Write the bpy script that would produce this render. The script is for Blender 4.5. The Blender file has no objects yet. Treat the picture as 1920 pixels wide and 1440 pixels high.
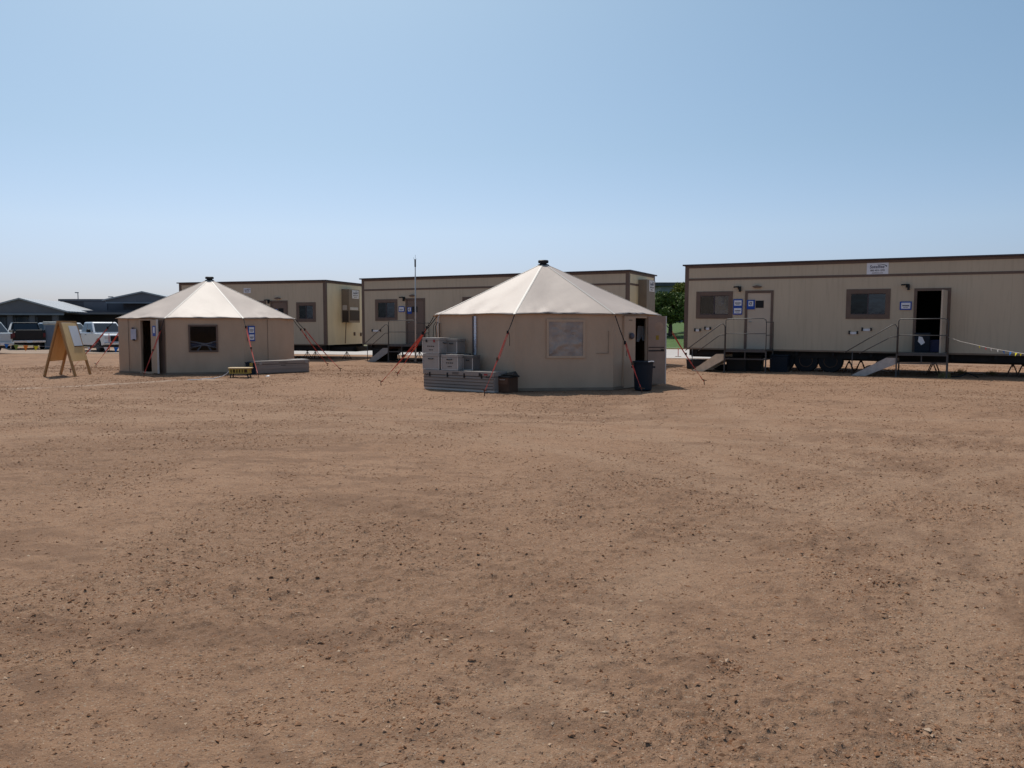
import bpy, bmesh, math, random
import numpy as np
from mathutils import Vector, Matrix
random.seed(7); RNG = np.random.default_rng(11)
S = bpy.context.scene; COL = S.collection
R = math.radians; PI = math.pi

# ------------------------------------------------------------------ camera
F = 1497.0; PITCH = math.atan(108/1497); EYE = 1.6
cd = bpy.data.cameras.new('camera'); cam = bpy.data.objects.new('camera', cd); COL.objects.link(cam)
cam.location = (0, 0, EYE); cam.rotation_euler = (PI/2-PITCH, 0, 0)
cd.sensor_width = 36; cd.lens = 36*F/1920; cd.clip_start = .05; cd.clip_end = 20000
S.camera = cam
# ------------------------------------------------------------------ light
SUN_EL, SUN_AZ = 56.0, -19.0                       # azimuth from +Y, towards -X
sv = Vector((math.sin(R(SUN_AZ))*math.cos(R(SUN_EL)), math.cos(R(SUN_AZ))*math.cos(R(SUN_EL)), math.sin(R(SUN_EL))))
W = bpy.data.worlds.new('World'); S.world = W; W.use_nodes = True
nt = W.node_tree; bgn = nt.nodes['Background']; sky = nt.nodes.new('ShaderNodeTexSky')
sky.sky_type = 'NISHITA'; sky.sun_disc = False; sky.sun_elevation = R(SUN_EL); sky.sun_rotation = R(SUN_AZ)
sky.altitude = 1600; sky.air_density = 1.0; sky.dust_density = 5.0; sky.ozone_density = 2.6
tcw = nt.nodes.new('ShaderNodeTexCoord'); sxw = nt.nodes.new('ShaderNodeSeparateXYZ'); rw = nt.nodes.new('ShaderNodeValToRGB'); mw = nt.nodes.new('ShaderNodeMix'); mw.data_type = 'RGBA'; mw.blend_type = 'MULTIPLY'; mw.inputs['Factor'].default_value = 1
nt.links.new(tcw.outputs['Generated'], sxw.inputs[0]); nt.links.new(sxw.outputs['Z'], rw.inputs[0])
rw.color_ramp.elements[0].color = (.80, .82, 1.04, 1); rw.color_ramp.elements[1].position = .40; rw.color_ramp.elements[1].color = (1.07, 1.19, 1.06, 1)
for p_, c_ in ((.06, (.88, .89, 1.02, 1)), (.115, (1.02, 1.02, 1.03, 1)), (.21, (1.0, 1.06, .99, 1))): e_ = rw.color_ramp.elements.new(p_); e_.color = c_
nt.links.new(sky.outputs[0], mw.inputs['A']); nt.links.new(rw.outputs[0], mw.inputs['B']); nt.links.new(mw.outputs['Result'], bgn.inputs[0]); bgn.inputs[1].default_value = .111
ld = bpy.data.lights.new('sun', 'SUN'); ld.energy = 3.2; ld.angle = R(.53); ld.color = (1, .95, .88)
sun = bpy.data.objects.new('sun', ld); COL.objects.link(sun); sun.rotation_euler = sv.to_track_quat('Z', 'Y').to_euler()
S.view_settings.view_transform = 'Standard'; S.view_settings.look = 'None'; S.view_settings.exposure = 0.0; S.view_settings.gamma = 1

# ------------------------------------------------------------------ helpers
FW = Vector((0, math.cos(PITCH), -math.sin(PITCH))); UP = Vector((0, math.sin(PITCH), math.cos(PITCH)))
def ray(u, v): return FW*F + Vector((u-960, 0, 0)) - UP*(v-720)
def at(u, v, Y):
    d = ray(u, v); return Vector((0, 0, EYE)) + d*(Y/d.y)
def gnd(u, v, z=0):
    d = ray(u, v); return Vector((0, 0, EYE)) + d*((z-EYE)/d.z)
def onface(Minv, u, v, yl=0.0):
    o = Minv @ Vector((0, 0, EYE)); d = Minv.to_3x3() @ ray(u, v); t = (yl-o.y)/d.y; p = o+d*t
    return p.x, p.z
def onend(Minv, u, v, xl):
    o = Minv @ Vector((0, 0, EYE)); d = Minv.to_3x3() @ ray(u, v); t = (xl-o.x)/d.x; p = o+d*t
    return p.y, p.z

def mat(name, col, rough=.7, var=.12, scale=3.0, bump=0.0, bscale=40, metal=0.0, spec=.3, stretch=(1, 1, 1), col2=None, emit=None, bdist=.02):
    m = bpy.data.materials.new(name); m.use_nodes = True; t = m.node_tree; b = t.nodes['Principled BSDF']
    b.inputs['Roughness'].default_value = rough; b.inputs['Metallic'].default_value = metal
    b.inputs['Specular IOR Level'].default_value = spec
    tc = t.nodes.new('ShaderNodeTexCoord'); mp = t.nodes.new('ShaderNodeMapping'); mp.inputs['Scale'].default_value = stretch
    t.links.new(tc.outputs['Object'], mp.inputs['Vector'])
    n = t.nodes.new('ShaderNodeTexNoise'); n.inputs['Scale'].default_value = scale; n.inputs['Detail'].default_value = 6; n.inputs['Roughness'].default_value = .6
    t.links.new(mp.outputs[0], n.inputs['Vector'])
    mx = t.nodes.new('ShaderNodeMix'); mx.data_type = 'RGBA'
    rr = t.nodes.new('ShaderNodeMapRange'); rr.inputs[1].default_value = .3; rr.inputs[2].default_value = .7
    t.links.new(n.outputs['Fac'], rr.inputs[0]); t.links.new(rr.outputs[0], mx.inputs['Factor'])
    c2 = col2 if col2 else tuple(min(1, c*(1+var)) for c in col)
    c1 = tuple(c*(1-var) for c in col) if not col2 else col
    mx.inputs['A'].default_value = (*c1, 1); mx.inputs['B'].default_value = (*c2, 1)
    t.links.new(mx.outputs['Result'], b.inputs['Base Color'])
    if bump:
        n2 = t.nodes.new('ShaderNodeTexNoise'); n2.inputs['Scale'].default_value = bscale; n2.inputs['Detail'].default_value = 4
        t.links.new(mp.outputs[0], n2.inputs['Vector'])
        bp = t.nodes.new('ShaderNodeBump'); bp.inputs['Strength'].default_value = bump; bp.inputs['Distance'].default_value = bdist
        t.links.new(n2.outputs['Fac'], bp.inputs['Height']); t.links.new(bp.outputs[0], b.inputs['Normal'])
    return m
def glassmat(name, tint, refl=.12):
    m = bpy.data.materials.new(name); m.use_nodes = True; t = m.node_tree
    for n in list(t.nodes):
        if n.type == 'BSDF_PRINCIPLED': t.nodes.remove(n)
    out = t.nodes['Material Output']
    tr = t.nodes.new('ShaderNodeBsdfTransparent'); tr.inputs[0].default_value = (*tint, 1)
    gl = t.nodes.new('ShaderNodeBsdfGlossy'); gl.inputs['Roughness'].default_value = .03
    nz = t.nodes.new('ShaderNodeTexNoise'); nz.inputs['Scale'].default_value = 2.2
    bp = t.nodes.new('ShaderNodeBump'); bp.inputs['Strength'].default_value = .06; bp.inputs['Distance'].default_value = .05
    t.links.new(nz.outputs['Fac'], bp.inputs['Height']); t.links.new(bp.outputs[0], gl.inputs['Normal'])
    fr = t.nodes.new('ShaderNodeFresnel'); fr.inputs[0].default_value = 1.5
    ad = t.nodes.new('ShaderNodeMath'); ad.operation = 'ADD'; ad.inputs[1].default_value = refl
    mx = t.nodes.new('ShaderNodeMixShader')
    t.links.new(fr.outputs[0], ad.inputs[0]); t.links.new(ad.outputs[0], mx.inputs[0])
    t.links.new(tr.outputs[0], mx.inputs[1]); t.links.new(gl.outputs[0], mx.inputs[2]); t.links.new(mx.outputs[0], out.inputs[0])
    return m

class MB:
    def __init__(s, M=None): s.v = []; s.f = []; s.M = M
    def add(s, vs, fs):
        n = len(s.v); s.v += [tuple(s.M @ Vector(p)) if s.M else tuple(p) for p in vs]; s.f += [tuple(i+n for i in f) for f in fs]; return s
    def box(s, x0, x1, y0, y1, z0, z1):
        vs = [(x, y, z) for x in (x0, x1) for y in (y0, y1) for z in (z0, z1)]
        return s.add(vs, [(0, 1, 3, 2), (4, 6, 7, 5), (0, 4, 5, 1), (2, 3, 7, 6), (0, 2, 6, 4), (1, 5, 7, 3)])
    def cbox(s, c, d, M3=None):
        a = [Vector((x*d[0]/2, y*d[1]/2, z*d[2]/2)) for x in (-1, 1) for y in (-1, 1) for z in (-1, 1)]
        if M3: a = [M3 @ p for p in a]
        c = Vector(c)
        return s.add([p+c for p in a], [(0, 1, 3, 2), (4, 6, 7, 5), (0, 4, 5, 1), (2, 3, 7, 6), (0, 2, 6, 4), (1, 5, 7, 3)])
    def bar(s, p, q, w, h):          # rectangular bar from p to q
        p, q = Vector(p), Vector(q); d = q-p; Q = d.to_track_quat('X', 'Z').to_matrix()
        return s.cbox((p+q)/2, (d.length, w, h), Q)
    def tube(s, pts, r, n=8, cap=True):
        pts = [Vector(p) for p in pts]; rs = r if isinstance(r, (list, tuple)) else [r]*len(pts)
        vs = []; fs = []; ref = None
        for i, p in enumerate(pts):
            d = (pts[min(i+1, len(pts)-1)]-pts[max(i-1, 0)]).normalized()
            if ref is None: ref = d.orthogonal().normalized()
            a = (ref - d*ref.dot(d)).normalized(); ref = a; b = d.cross(a)
            for k in range(n):
                t = 2*PI*k/n; vs.append(p+(a*math.cos(t)+b*math.sin(t))*rs[i])
        for i in range(len(pts)-1):
            for k in range(n):
                k2 = (k+1) % n; fs.append((i*n+k, i*n+k2, (i+1)*n+k2, (i+1)*n+k))
        if cap: fs += [tuple(range(n))[::-1], tuple((len(pts)-1)*n+k for k in range(n))]
        return s.add(vs, fs)
    def ribbon(s, pts, w, side, th=.004):    # flat webbing
        pts = [Vector(p) for p in pts]; side = Vector(side).normalized()
        for a, b in zip(pts[:-1], pts[1:]):
            d = (b-a).normalized(); sd = (side-d*side.dot(d)).normalized(); n = d.cross(sd)
            vs = [e+sd*x*w/2+n*y*th/2 for e in (a, b) for x in (-1, 1) for y in (-1, 1)]
            s.add(vs, [(0, 1, 3, 2), (4, 6, 7, 5), (0, 4, 5, 1), (2, 3, 7, 6), (0, 2, 6, 4), (1, 5, 7, 3)])
        return s
    def lathe(s, prof, c=(0, 0, 0), n=20, axis='z'):
        vs = []; fs = []
        for r, z in prof:
            for k in range(n):
                t = 2*PI*k/n; x, y = r*math.cos(t), r*math.sin(t)
                vs.append((x+c[0], y+c[1], z+c[2]) if axis == 'z' else (x+c[0], z+c[1], y+c[2]))
        for i in range(len(prof)-1):
            for k in range(n):
                k2 = (k+1) % n; fs.append((i*n+k, i*n+k2, (i+1)*n+k2, (i+1)*n+k))
        fs += [tuple(range(n))[::-1], tuple((len(prof)-1)*n+k for k in range(n))]
        return s.add(vs, fs)
    def prism(s, poly, a, b, plane='xz'):   # polygon extruded across the third axis from a to b
        n = len(poly); f3 = (lambda p, w: (p[0], w, p[1])) if plane == 'xz' else ((lambda p, w: (p[0], p[1], w)) if plane == 'xy' else (lambda p, w: (w, p[0], p[1])))
        vs = [f3(p, a) for p in poly]+[f3(p, b) for p in poly]
        fs = [tuple(range(n)), tuple(range(2*n-1, n-1, -1))]+[(i, (i+1) % n, n+(i+1) % n, n+i) for i in range(n)]
        return s.add(vs, fs)
    def build(s, name, m, parent=None, bevel=0, smooth=False, label=None, loc=None):
        me = bpy.data.meshes.new(name); me.from_pydata(s.v, [], s.f)
        bm = bmesh.new(); bm.from_mesh(me); bmesh.ops.recalc_face_normals(bm, faces=bm.faces); bm.to_mesh(me); bm.free()
        me.materials.append(m)
        if smooth: me.polygons.foreach_set('use_smooth', [True]*len(me.polygons))
        o = bpy.data.objects.new(name, me); COL.objects.link(o)
        if parent: o.parent = parent
        if bevel:
            bv = o.modifiers.new('bevel', 'BEVEL'); bv.width = bevel; bv.segments = 2; bv.limit_method = 'ANGLE'
            if smooth: pass
        if label: o['label'] = label
        if loc is not None: o.location = loc
        return o
def tag(o, label=None, cat=None, group=None, kind=None):
    if label: o['label'] = label
    if cat: o['category'] = cat
    if group: o['group'] = group
    if kind: o['kind'] = kind
    return o
def thing(name, label, cat, loc=(0, 0, 0), rz=0, group=None, rx=0, ry=0):
    o = bpy.data.objects.new(name, None); COL.objects.link(o); o.location = loc; o.rotation_euler = (rx, ry, rz); o.empty_display_size = .2
    return tag(o, label, cat, group)
def mtx(o): return Matrix.LocRotScale(o.location, o.rotation_euler, None)
def walls(mb, L, z0, H, holes, th=.08, P=None, x0=0, sub=0):
    """wall in the xz plane (front face at y=0, back at y=th) with rectangular holes; P maps local to mesh space"""
    P = P or (lambda x, y, z: (x, y, z))
    xs = sorted({x0, L, *[h[0] for h in holes], *[h[1] for h in holes]}); zs = sorted({z0, z0+H, *[h[2] for h in holes], *[h[3] for h in holes]})
    if sub: xs = sorted(set(xs) | {round(x0+sub*i, 4) for i in range(1, int((L-x0)/sub)) if all(abs(x0+sub*i-q) > .03 for q in xs)}); zs = sorted(set(zs) | {round(z0+sub*1.6*i, 4) for i in range(1, int(H/sub/1.6)+1) if all(abs(z0+sub*1.6*i-q) > .03 for q in zs)})
    hole = lambda x, z: any(h[0] < x < h[1] and h[2] < z < h[3] for h in holes)
    solid = {}
    for i in range(len(xs)-1):
        for j in range(len(zs)-1): solid[i, j] = not hole((xs[i]+xs[i+1])/2, (zs[j]+zs[j+1])/2)
    for (i, j), ok in solid.items():
        if not ok: continue
        a, b, c, d = xs[i], xs[i+1], zs[j], zs[j+1]
        mb.add([P(a, 0, c), P(b, 0, c), P(b, 0, d), P(a, 0, d)], [(0, 1, 2, 3)]); mb.add([P(a, th, c), P(b, th, c), P(b, th, d), P(a, th, d)], [(3, 2, 1, 0)])
        for (di, dj, e) in ((-1, 0, (a, c, a, d)), (1, 0, (b, c, b, d)), (0, -1, (a, c, b, c)), (0, 1, (a, d, b, d))):
            if not solid.get((i+di, j+dj), False):
                mb.add([P(e[0], 0, e[1]), P(e[2], 0, e[3]), P(e[2], th, e[3]), P(e[0], th, e[1])], [(0, 1, 2, 3)])
def textmesh(body, size, name, m, parent, M, align='CENTER', shear=0, th=.001, extra=1.0):
    c = bpy.data.curves.new('txt', 'FONT'); c.body = body; c.size = size; c.align_x = align; c.align_y = 'CENTER'; c.extrude = th; c.shear = shear; c.offset = size*.012*extra
    o = bpy.data.objects.new('txt', c); COL.objects.link(o); bpy.context.view_layer.update()
    me = bpy.data.meshes.new_from_object(o.evaluated_get(bpy.context.evaluated_depsgraph_get())); bpy.data.objects.remove(o)
    me.transform(Matrix.Rotation(PI/2, 4, 'X')); me.transform(M); me.name = name; me.materials.clear(); me.materials.append(m)
    q = bpy.data.objects.new(name, me); COL.objects.link(q); q.parent = parent; return q

# ------------------------------------------------------------------ materials
M = {}
M['canvas'] = mat('wall_canvas', (.52, .375, .265), .85, .11, 1.0, .5, 2.2, spec=.15, stretch=(1, 1, .45), bdist=.07)
M['canvas_dirty'] = mat('canvas_hem', (.26, .19, .14), .9, .15, 3, .2, 8, spec=.1)
M['roof_canvas'] = mat('roof_canvas', (.54, .43, .36), .55, .03, 1.0, .12, 5, spec=.42, bdist=.04)
M['seam'] = mat('roof_seam_tape', (.62, .55, .48), .5, .05, 5, spec=.4)
M['siding'] = mat('trailer_siding', (.39, .325, .27), .6, .07, .8, .05, 3, stretch=(1, 1, .25))
M['siding_end_painted_sun'] = mat('trailer_end_siding_painted_sun', (.78, .67, .45), .6, .12, 1.3, .05, 3, stretch=(1, 1, .3))  # cream end walls, colour brightened to stand in for grazing sunlight
M['trim'] = mat('brown_trim', (.155, .105, .08), .6, .12, 3)
M['trim_dark'] = mat('dark_roof_edge', (.075, .06, .065), .6, .1, 3)
M['door_tan'] = mat('tan_door', (.56, .455, .35), .5, .05, 2)
M['door_brown'] = mat('brown_door', (.19, .13, .10), .55, .08, 2)
M['black'] = mat('black_steel', (.012, .012, .013), .6, .3, 6)
M['chassis'] = mat('chassis_steel', (.02, .018, .017), .75, .3, 4)
M['rubber'] = mat('rubber', (.018, .018, .02), .8, .2, 8)
M['galv'] = mat('galvanised_steel', (.30, .30, .30), .5, .15, 10, metal=.3)
M['rail'] = mat('painted_rail', (.09, .083, .08), .5, .15, 10)
M['rust'] = mat('rusty_steel', (.10, .055, .035), .8, .3, 12)
M['tread'] = mat('stair_tread_metal', (.52, .46, .42), .6, .15, 8, .2, 60)
M['tread_ply'] = mat('stair_tread_plywood', (.78, .62, .44), .7, .12, 5, stretch=(1, 6, 1))
M['glass'] = glassmat('window_glass', (.30, .36, .40), .0)
M['glass_blue'] = glassmat('blue_reflection_glass', (.25, .36, .50), .05)  # bluish tint stands in for a reflection on the right-hand panes
M['plastic_pane'] = glassmat('clear_vinyl', (.75, .77, .8), -.03)
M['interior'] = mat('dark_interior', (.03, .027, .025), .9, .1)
M['orange'] = mat('orange_webbing', (.58, .075, .05), .6, .12, 20, spec=.3)
M['blackweb'] = mat('black_webbing', (.014, .014, .016), .8, .1)
M['alu'] = mat('box_panel', (.36, .32, .29), .5, .08, 4, .05, 20)
M['alu_edge'] = mat('box_edge', (.55, .51, .48), .4, .08, 4, metal=.3)
M['chest'] = mat('chest_grey_tan', (.29, .245, .215), .6, .1, 3, .1, 15, stretch=(.5, 1, 4))
M['ink'] = mat('stencil_ink', (.03, .025, .025), .7, .1)
M['inkblue'] = mat('blue_ink', (.035, .035, .08), .7, .1)
M['redlabel'] = mat('red_label', (.35, .04, .04), .6, .1)
M['white'] = mat('white_sheet', (.78, .78, .80), .6, .04, 6)
M['blue'] = mat('blue_board', (.012, .07, .36), .5, .1, 6)
M['wood'] = mat('pine_board', (.84, .58, .29), .65, .2, 2.5, .1, 20, stretch=(1, 8, 1), col2=(.74, .47, .20))
M['wood_frame'] = mat('lumber_frame', (.50, .28, .12), .65, .2, 3, .1, 20, stretch=(1, 1, .25), col2=(.38, .20, .08))
M['brownbox'] = mat('brown_crate', (.10, .05, .03), .7, .25, 4)
M['bin_blue'] = mat('navy_plastic', (.006, .013, .024), .6, .1, 4)
M['bin_dark'] = mat('charcoal_plastic', (.022, .024, .027), .5, .1, 4)
M['yellow'] = mat('yellow_plastic', (.42, .30, .06), .5, .15, 6)
M['paletop'] = mat('pale_stool_top', (.70, .52, .30), .6, .12, 6)
M['metalhvac'] = mat('ac_casing', (.24, .19, .14), .55, .12, 3)
M['hvacdark'] = mat('ac_grille', (.06, .045, .035), .7, .1, 3)
M['silver'] = mat('silver_tape', (.62, .63, .70), .25, .2, 25, .6, 30, metal=.6)
M['vinyl'] = mat('crinkled_silver_vinyl', (.48, .375, .30), .4, .25, 3.5, .5, 7, col2=(.26, .225, .215))

# ------------------------------------------------------------------ ground
def vnoise(x, y, wl, seed):
    x = x/wl+seed*17.3; y = y/wl+seed*9.1; xi = np.floor(x).astype(np.int64); yi = np.floor(y).astype(np.int64); fx = x-xi; fy = y-yi
    fx = fx*fx*(3-2*fx); fy = fy*fy*(3-2*fy)
    def h(a, b):
        n = (a*374761393+b*668265263+seed*1442695041) & 0xffffffff; n = ((n ^ (n >> 13))*1274126177) & 0xffffffff; return ((n ^ (n >> 16)) & 0xffff)/65535.
    return (h(xi, yi)*(1-fx)+h(xi+1, yi)*fx)*(1-fy)+(h(xi, yi+1)*(1-fx)+h(xi+1, yi+1)*fx)*fy
def seg(x, y, pts, w):
    best = np.full(x.shape, 1e9)
    for (a, b), (c, d) in zip(pts[:-1], pts[1:]):
        L2 = (c-a)**2+(d-b)**2; t = np.clip(((x-a)*(c-a)+(y-b)*(d-b))/L2, 0, 1)
        best = np.minimum(best, (x-a-t*(c-a))**2+(y-b-t*(d-b))**2)
    return np.exp(-best/(w*w))
def arc(cx, cy, r, a0, a1, n=24): return [(cx+r*math.cos(R(a0+(a1-a0)*i/n)), cy+r*math.sin(R(a0+(a1-a0)*i/n))) for i in range(n+1)]
def tracks(x, y):
    t = np.zeros(x.shape)
    wob = (vnoise(x, y, 2.5, 31)-.5)*.25
    for pts in (arc(-14, -2, 19, -10, 75), arc(-14, -2, 20.8, -10, 75), arc(-3, -9, 21, 10, 110), arc(-3, -9, 22.8, 10, 110),
                arc(9, 0, 9.5, 100, 185), arc(9, 0, 7.9, 100, 185), arc(30, 12, 26, 120, 215), arc(30, 12, 27.8, 120, 215),
                arc(4, 8, 14, -70, 60), arc(4, 8, 12.2, -70, 60), [(-30, 9), (-2, 15), (20, 12)]):
        t = np.maximum(t, seg(x+wob, y+wob, pts, .26))
    return t
def rough_mask(x, y):
    m = vnoise(x, y, 3.1, 2)*.5+vnoise(x, y, 1.1, 3)*.3+vnoise(x, y, .42, 4)*.2
    m = np.clip((m-.42)/.22, 0, 1)
    return m*(1-.55*tracks(x, y))
def height(x, y):
    r = rough_mask(x, y); d = np.abs(y)+1
    h = (vnoise(x, y, 6, 5)-.5)*.035+(vnoise(x, y, 1.7, 6)-.5)*.02
    h = h + (vnoise(x, y, .45, 7)-.5)*(.008+.010*r)*np.clip(40/d, 0, 1)
    h = h + (vnoise(x, y, .16, 8)-.5)*(.004+.011*r)*np.clip(18/d, 0, 1)
    h = h + (vnoise(x, y, .07, 9)-.5)*(.0025+.012*r)*np.clip(9/d, 0, 1)
    h = h + (vnoise(x, y, .034, 10)-.5)*(.002+.010*r)*np.clip(5/d, 0, 1)
    h = h - tracks(x, y)*.006
    cl = np.clip((vnoise(x, y, .05, 12)*.6+vnoise(x, y, .021, 13)*.4-.60)/.10, 0, 1)
    h = h + cl*(.004+.009*r)*np.clip(22/d, 0, 1)
    return h*np.clip((42-d)/10, 0, 1)
ys = [-400, -60, -15, -4, 0, 1.2]; y = 1.9
while y < 34: ys.append(y); y *= 1.0042
while y < 90: ys.append(y); y *= 1.03
ys += [95, 120, 200, 500, 2000, 9000]
ts = [-60, -12, -3, -1.3]+list(np.linspace(-.86, .86, 720))+[1.3, 3, 12, 60]
ys = np.array(ys); ts = np.array(ts)
Yg, Tg = np.meshgrid(ys, ts, indexing='ij'); Xg = Tg*(np.maximum(Yg, 0)+1.0)
near = (Yg > .5) & (Yg < 41)
Zg = np.where(near, height(Xg, Yg), 0.0)
trk = np.where(near, tracks(Xg, Yg), 0); rgh = np.where(Yg < 60, rough_mask(Xg, Yg), .3)
c0 = gnd(-60, 733); c1 = gnd(120, 725); c2 = gnd(250, 718); c3 = gnd(330, 712.5); c4 = gnd(420, 712)
chalk = np.where(near, seg(Xg+(vnoise(Xg, Yg, .5, 40)-.5)*.12, Yg, [(c0.x, c0.y), (c1.x, c1.y), (c2.x, c2.y), (c3.x, c3.y), (c4.x, c4.y)], .16), 0)*np.clip(vnoise(Xg, Yg, .6, 41)*1.3-.1, .05, .75)
ny, nx = Xg.shape
co = np.stack([Xg, Yg, Zg], -1).reshape(-1, 3)
idx = np.arange(ny*nx).reshape(ny, nx); q = np.stack([idx[:-1, :-1], idx[:-1, 1:], idx[1:, 1:], idx[1:, :-1]], -1).reshape(-1, 4)
def npmesh(name, co, q, m, k=4, smooth=True):
    me = bpy.data.meshes.new(name); me.vertices.add(len(co)); me.vertices.foreach_set('co', np.asarray(co, np.float32).ravel())
    me.loops.add(q.size); me.loops.foreach_set('vertex_index', q.astype(np.int32).ravel())
    me.polygons.add(len(q)); me.polygons.foreach_set('loop_start', (np.arange(len(q))*k).astype(np.int32)); me.polygons.foreach_set('loop_total', np.full(len(q), k, np.int32))
    me.polygons.foreach_set('use_smooth', np.full(len(q), smooth)); me.update(); me.validate(); me.materials.append(m)
    o = bpy.data.objects.new(name, me); COL.objects.link(o); return o
def dirtmat():
    m = bpy.data.materials.new('dirt'); m.use_nodes = True; t = m.node_tree; b = t.nodes['Principled BSDF']; b.inputs['Roughness'].default_value = .95; b.inputs['Specular IOR Level'].default_value = .12
    N = t.nodes.new; Lk = t.links.new
    tc = N('ShaderNodeTexCoord')
    def noise(sc, det=5, ro=.6, st=(1, 1, 1)):
        mp = N('ShaderNodeMapping'); mp.inputs['Scale'].default_value = st; Lk(tc.outputs['Object'], mp.inputs['Vector'])
        n = N('ShaderNodeTexNoise'); n.inputs['Scale'].default_value = sc; n.inputs['Detail'].default_value = det; n.inputs['Roughness'].default_value = ro; Lk(mp.outputs[0], n.inputs['Vector']); return n.outputs['Fac']
    def rng(s, a, b2, c=0., d=1.):
        r = N('ShaderNodeMapRange'); r.inputs[1].default_value = a; r.inputs[2].default_value = b2; r.inputs[3].default_value = c; r.inputs[4].default_value = d; Lk(s, r.inputs[0]); return r.outputs[0]
    def mix(f, a, b2, mode='MIX'):
        x = N('ShaderNodeMix'); x.data_type = 'RGBA'; x.blend_type = mode
        if hasattr(f, 'links'): Lk(f, x.inputs['Factor'])
        else: x.inputs['Factor'].default_value = f
        for k, s in (('A', a), ('B', b2)):
            if hasattr(s, 'links'): Lk(s, x.inputs[k])
            else: x.inputs[k].default_value = (*s, 1)
        return x.outputs['Result']
    A = lambda nme: (lambda n: (setattr(n, 'attribute_name', nme), n.outputs['Fac'])[1])(N('ShaderNodeAttribute'))
    c = mix(rng(noise(.45, 5, .6), .35, .65), (.328, .190, .114), (.383, .228, .140))
    c = mix(rng(noise(1.6, 8, .75), .45, .72, 0, .7), c, (.275, .150, .086))
    c = mix(rng(noise(9, 6, .7), .5, .75, 0, .75), c, (.19, .112, .074))
    rm = N('ShaderNodeMath'); rm.operation = 'MULTIPLY'; Lk(A('rough'), rm.inputs[0]); rm.inputs[1].default_value = .28
    c = mix(rm.outputs[0], c, (.215, .128, .082))
    tm = N('ShaderNodeMath'); tm.operation = 'MULTIPLY'; Lk(A('track'), tm.inputs[0]); tm.inputs[1].default_value = .30
    c = mix(tm.outputs[0], c, (.40, .265, .175))
    c = mix(rng(noise(70, 3, .6), .56, .70, 0, .8), c, (.42, .31, .22))
    c = mix(rng(noise(48, 4, .7), .58, .68, 0, .75), c, (.085, .055, .045))
    v = N('ShaderNodeTexVoronoi'); v.inputs['Scale'].default_value = 28; Lk(tc.outputs['Object'], v.inputs['Vector'])
    c = mix(rng(v.outputs['Distance'], .10, .16, .75, 0), c, (.075, .05, .04))
    c = mix(rng(noise(130, 2, .5), .66, .72, 0, .8), c, (.55, .46, .38))
    c = mix(rng(noise(17, 9, .8), .57, .62, 0, .7), c, (.105, .062, .042))
    c = mix(rng(noise(8, 10, .85, (1, 1.5, 1)), .575, .63, 0, .6), c, (.12, .072, .05))
    sw = rng(A('sweep'), .48, .70, 0, .48)
    c = mix(sw, c, (.19, .11, .07))
    c = mix(A('chalk'), c, (.50, .38, .30))
    Lk(c, b.inputs['Base Color'])
    s1 = N('ShaderNodeMath'); s1.operation = 'MULTIPLY_ADD'; Lk(noise(30, 6, .7), s1.inputs[0]); s1.inputs[1].default_value = 1.6; Lk(noise(110, 4, .7), s1.inputs[2])
    bp = N('ShaderNodeBump'); bp.inputs['Strength'].default_value = .8; bp.inputs['Distance'].default_value = .012; Lk(s1.outputs[0], bp.inputs['Height']); Lk(bp.outputs[0], b.inputs['Normal'])
    return m
gr = npmesh('ground', co, q, dirtmat()); tag(gr, kind='structure')
r1 = np.hypot(Xg+6, Yg+8); a1 = np.arctan2(Yg+8, Xg+6)*9; r2 = np.hypot(Xg-15, Yg-3); a2 = np.arctan2(Yg-3, Xg-15)*7
swa = vnoise(r1, a1*.55, .22, 81)*.5+vnoise(r1, a1*.8, .09, 82)*.5; swb = vnoise(r2, a2*.55, .24, 83)*.5+vnoise(r2, a2*.8, .10, 84)*.5
wt = np.clip((Xg-1+(vnoise(Xg, Yg, 3, 85)-.5)*4)/3, 0, 1); swp = np.where(Yg < 60, swa*(1-wt)+swb*wt, 0)*(.55+.45*np.clip(vnoise(Xg, Yg, 2.2, 86)*1.8-.2, 0, 1))
for nme, arr in (('sweep', swp), ('track', trk), ('rough', rgh), ('chalk', chalk)):
    a = gr.data.attributes.new(nme, 'FLOAT', 'POINT'); a.data.foreach_set('value', arr.astype(np.float32).ravel())

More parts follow.
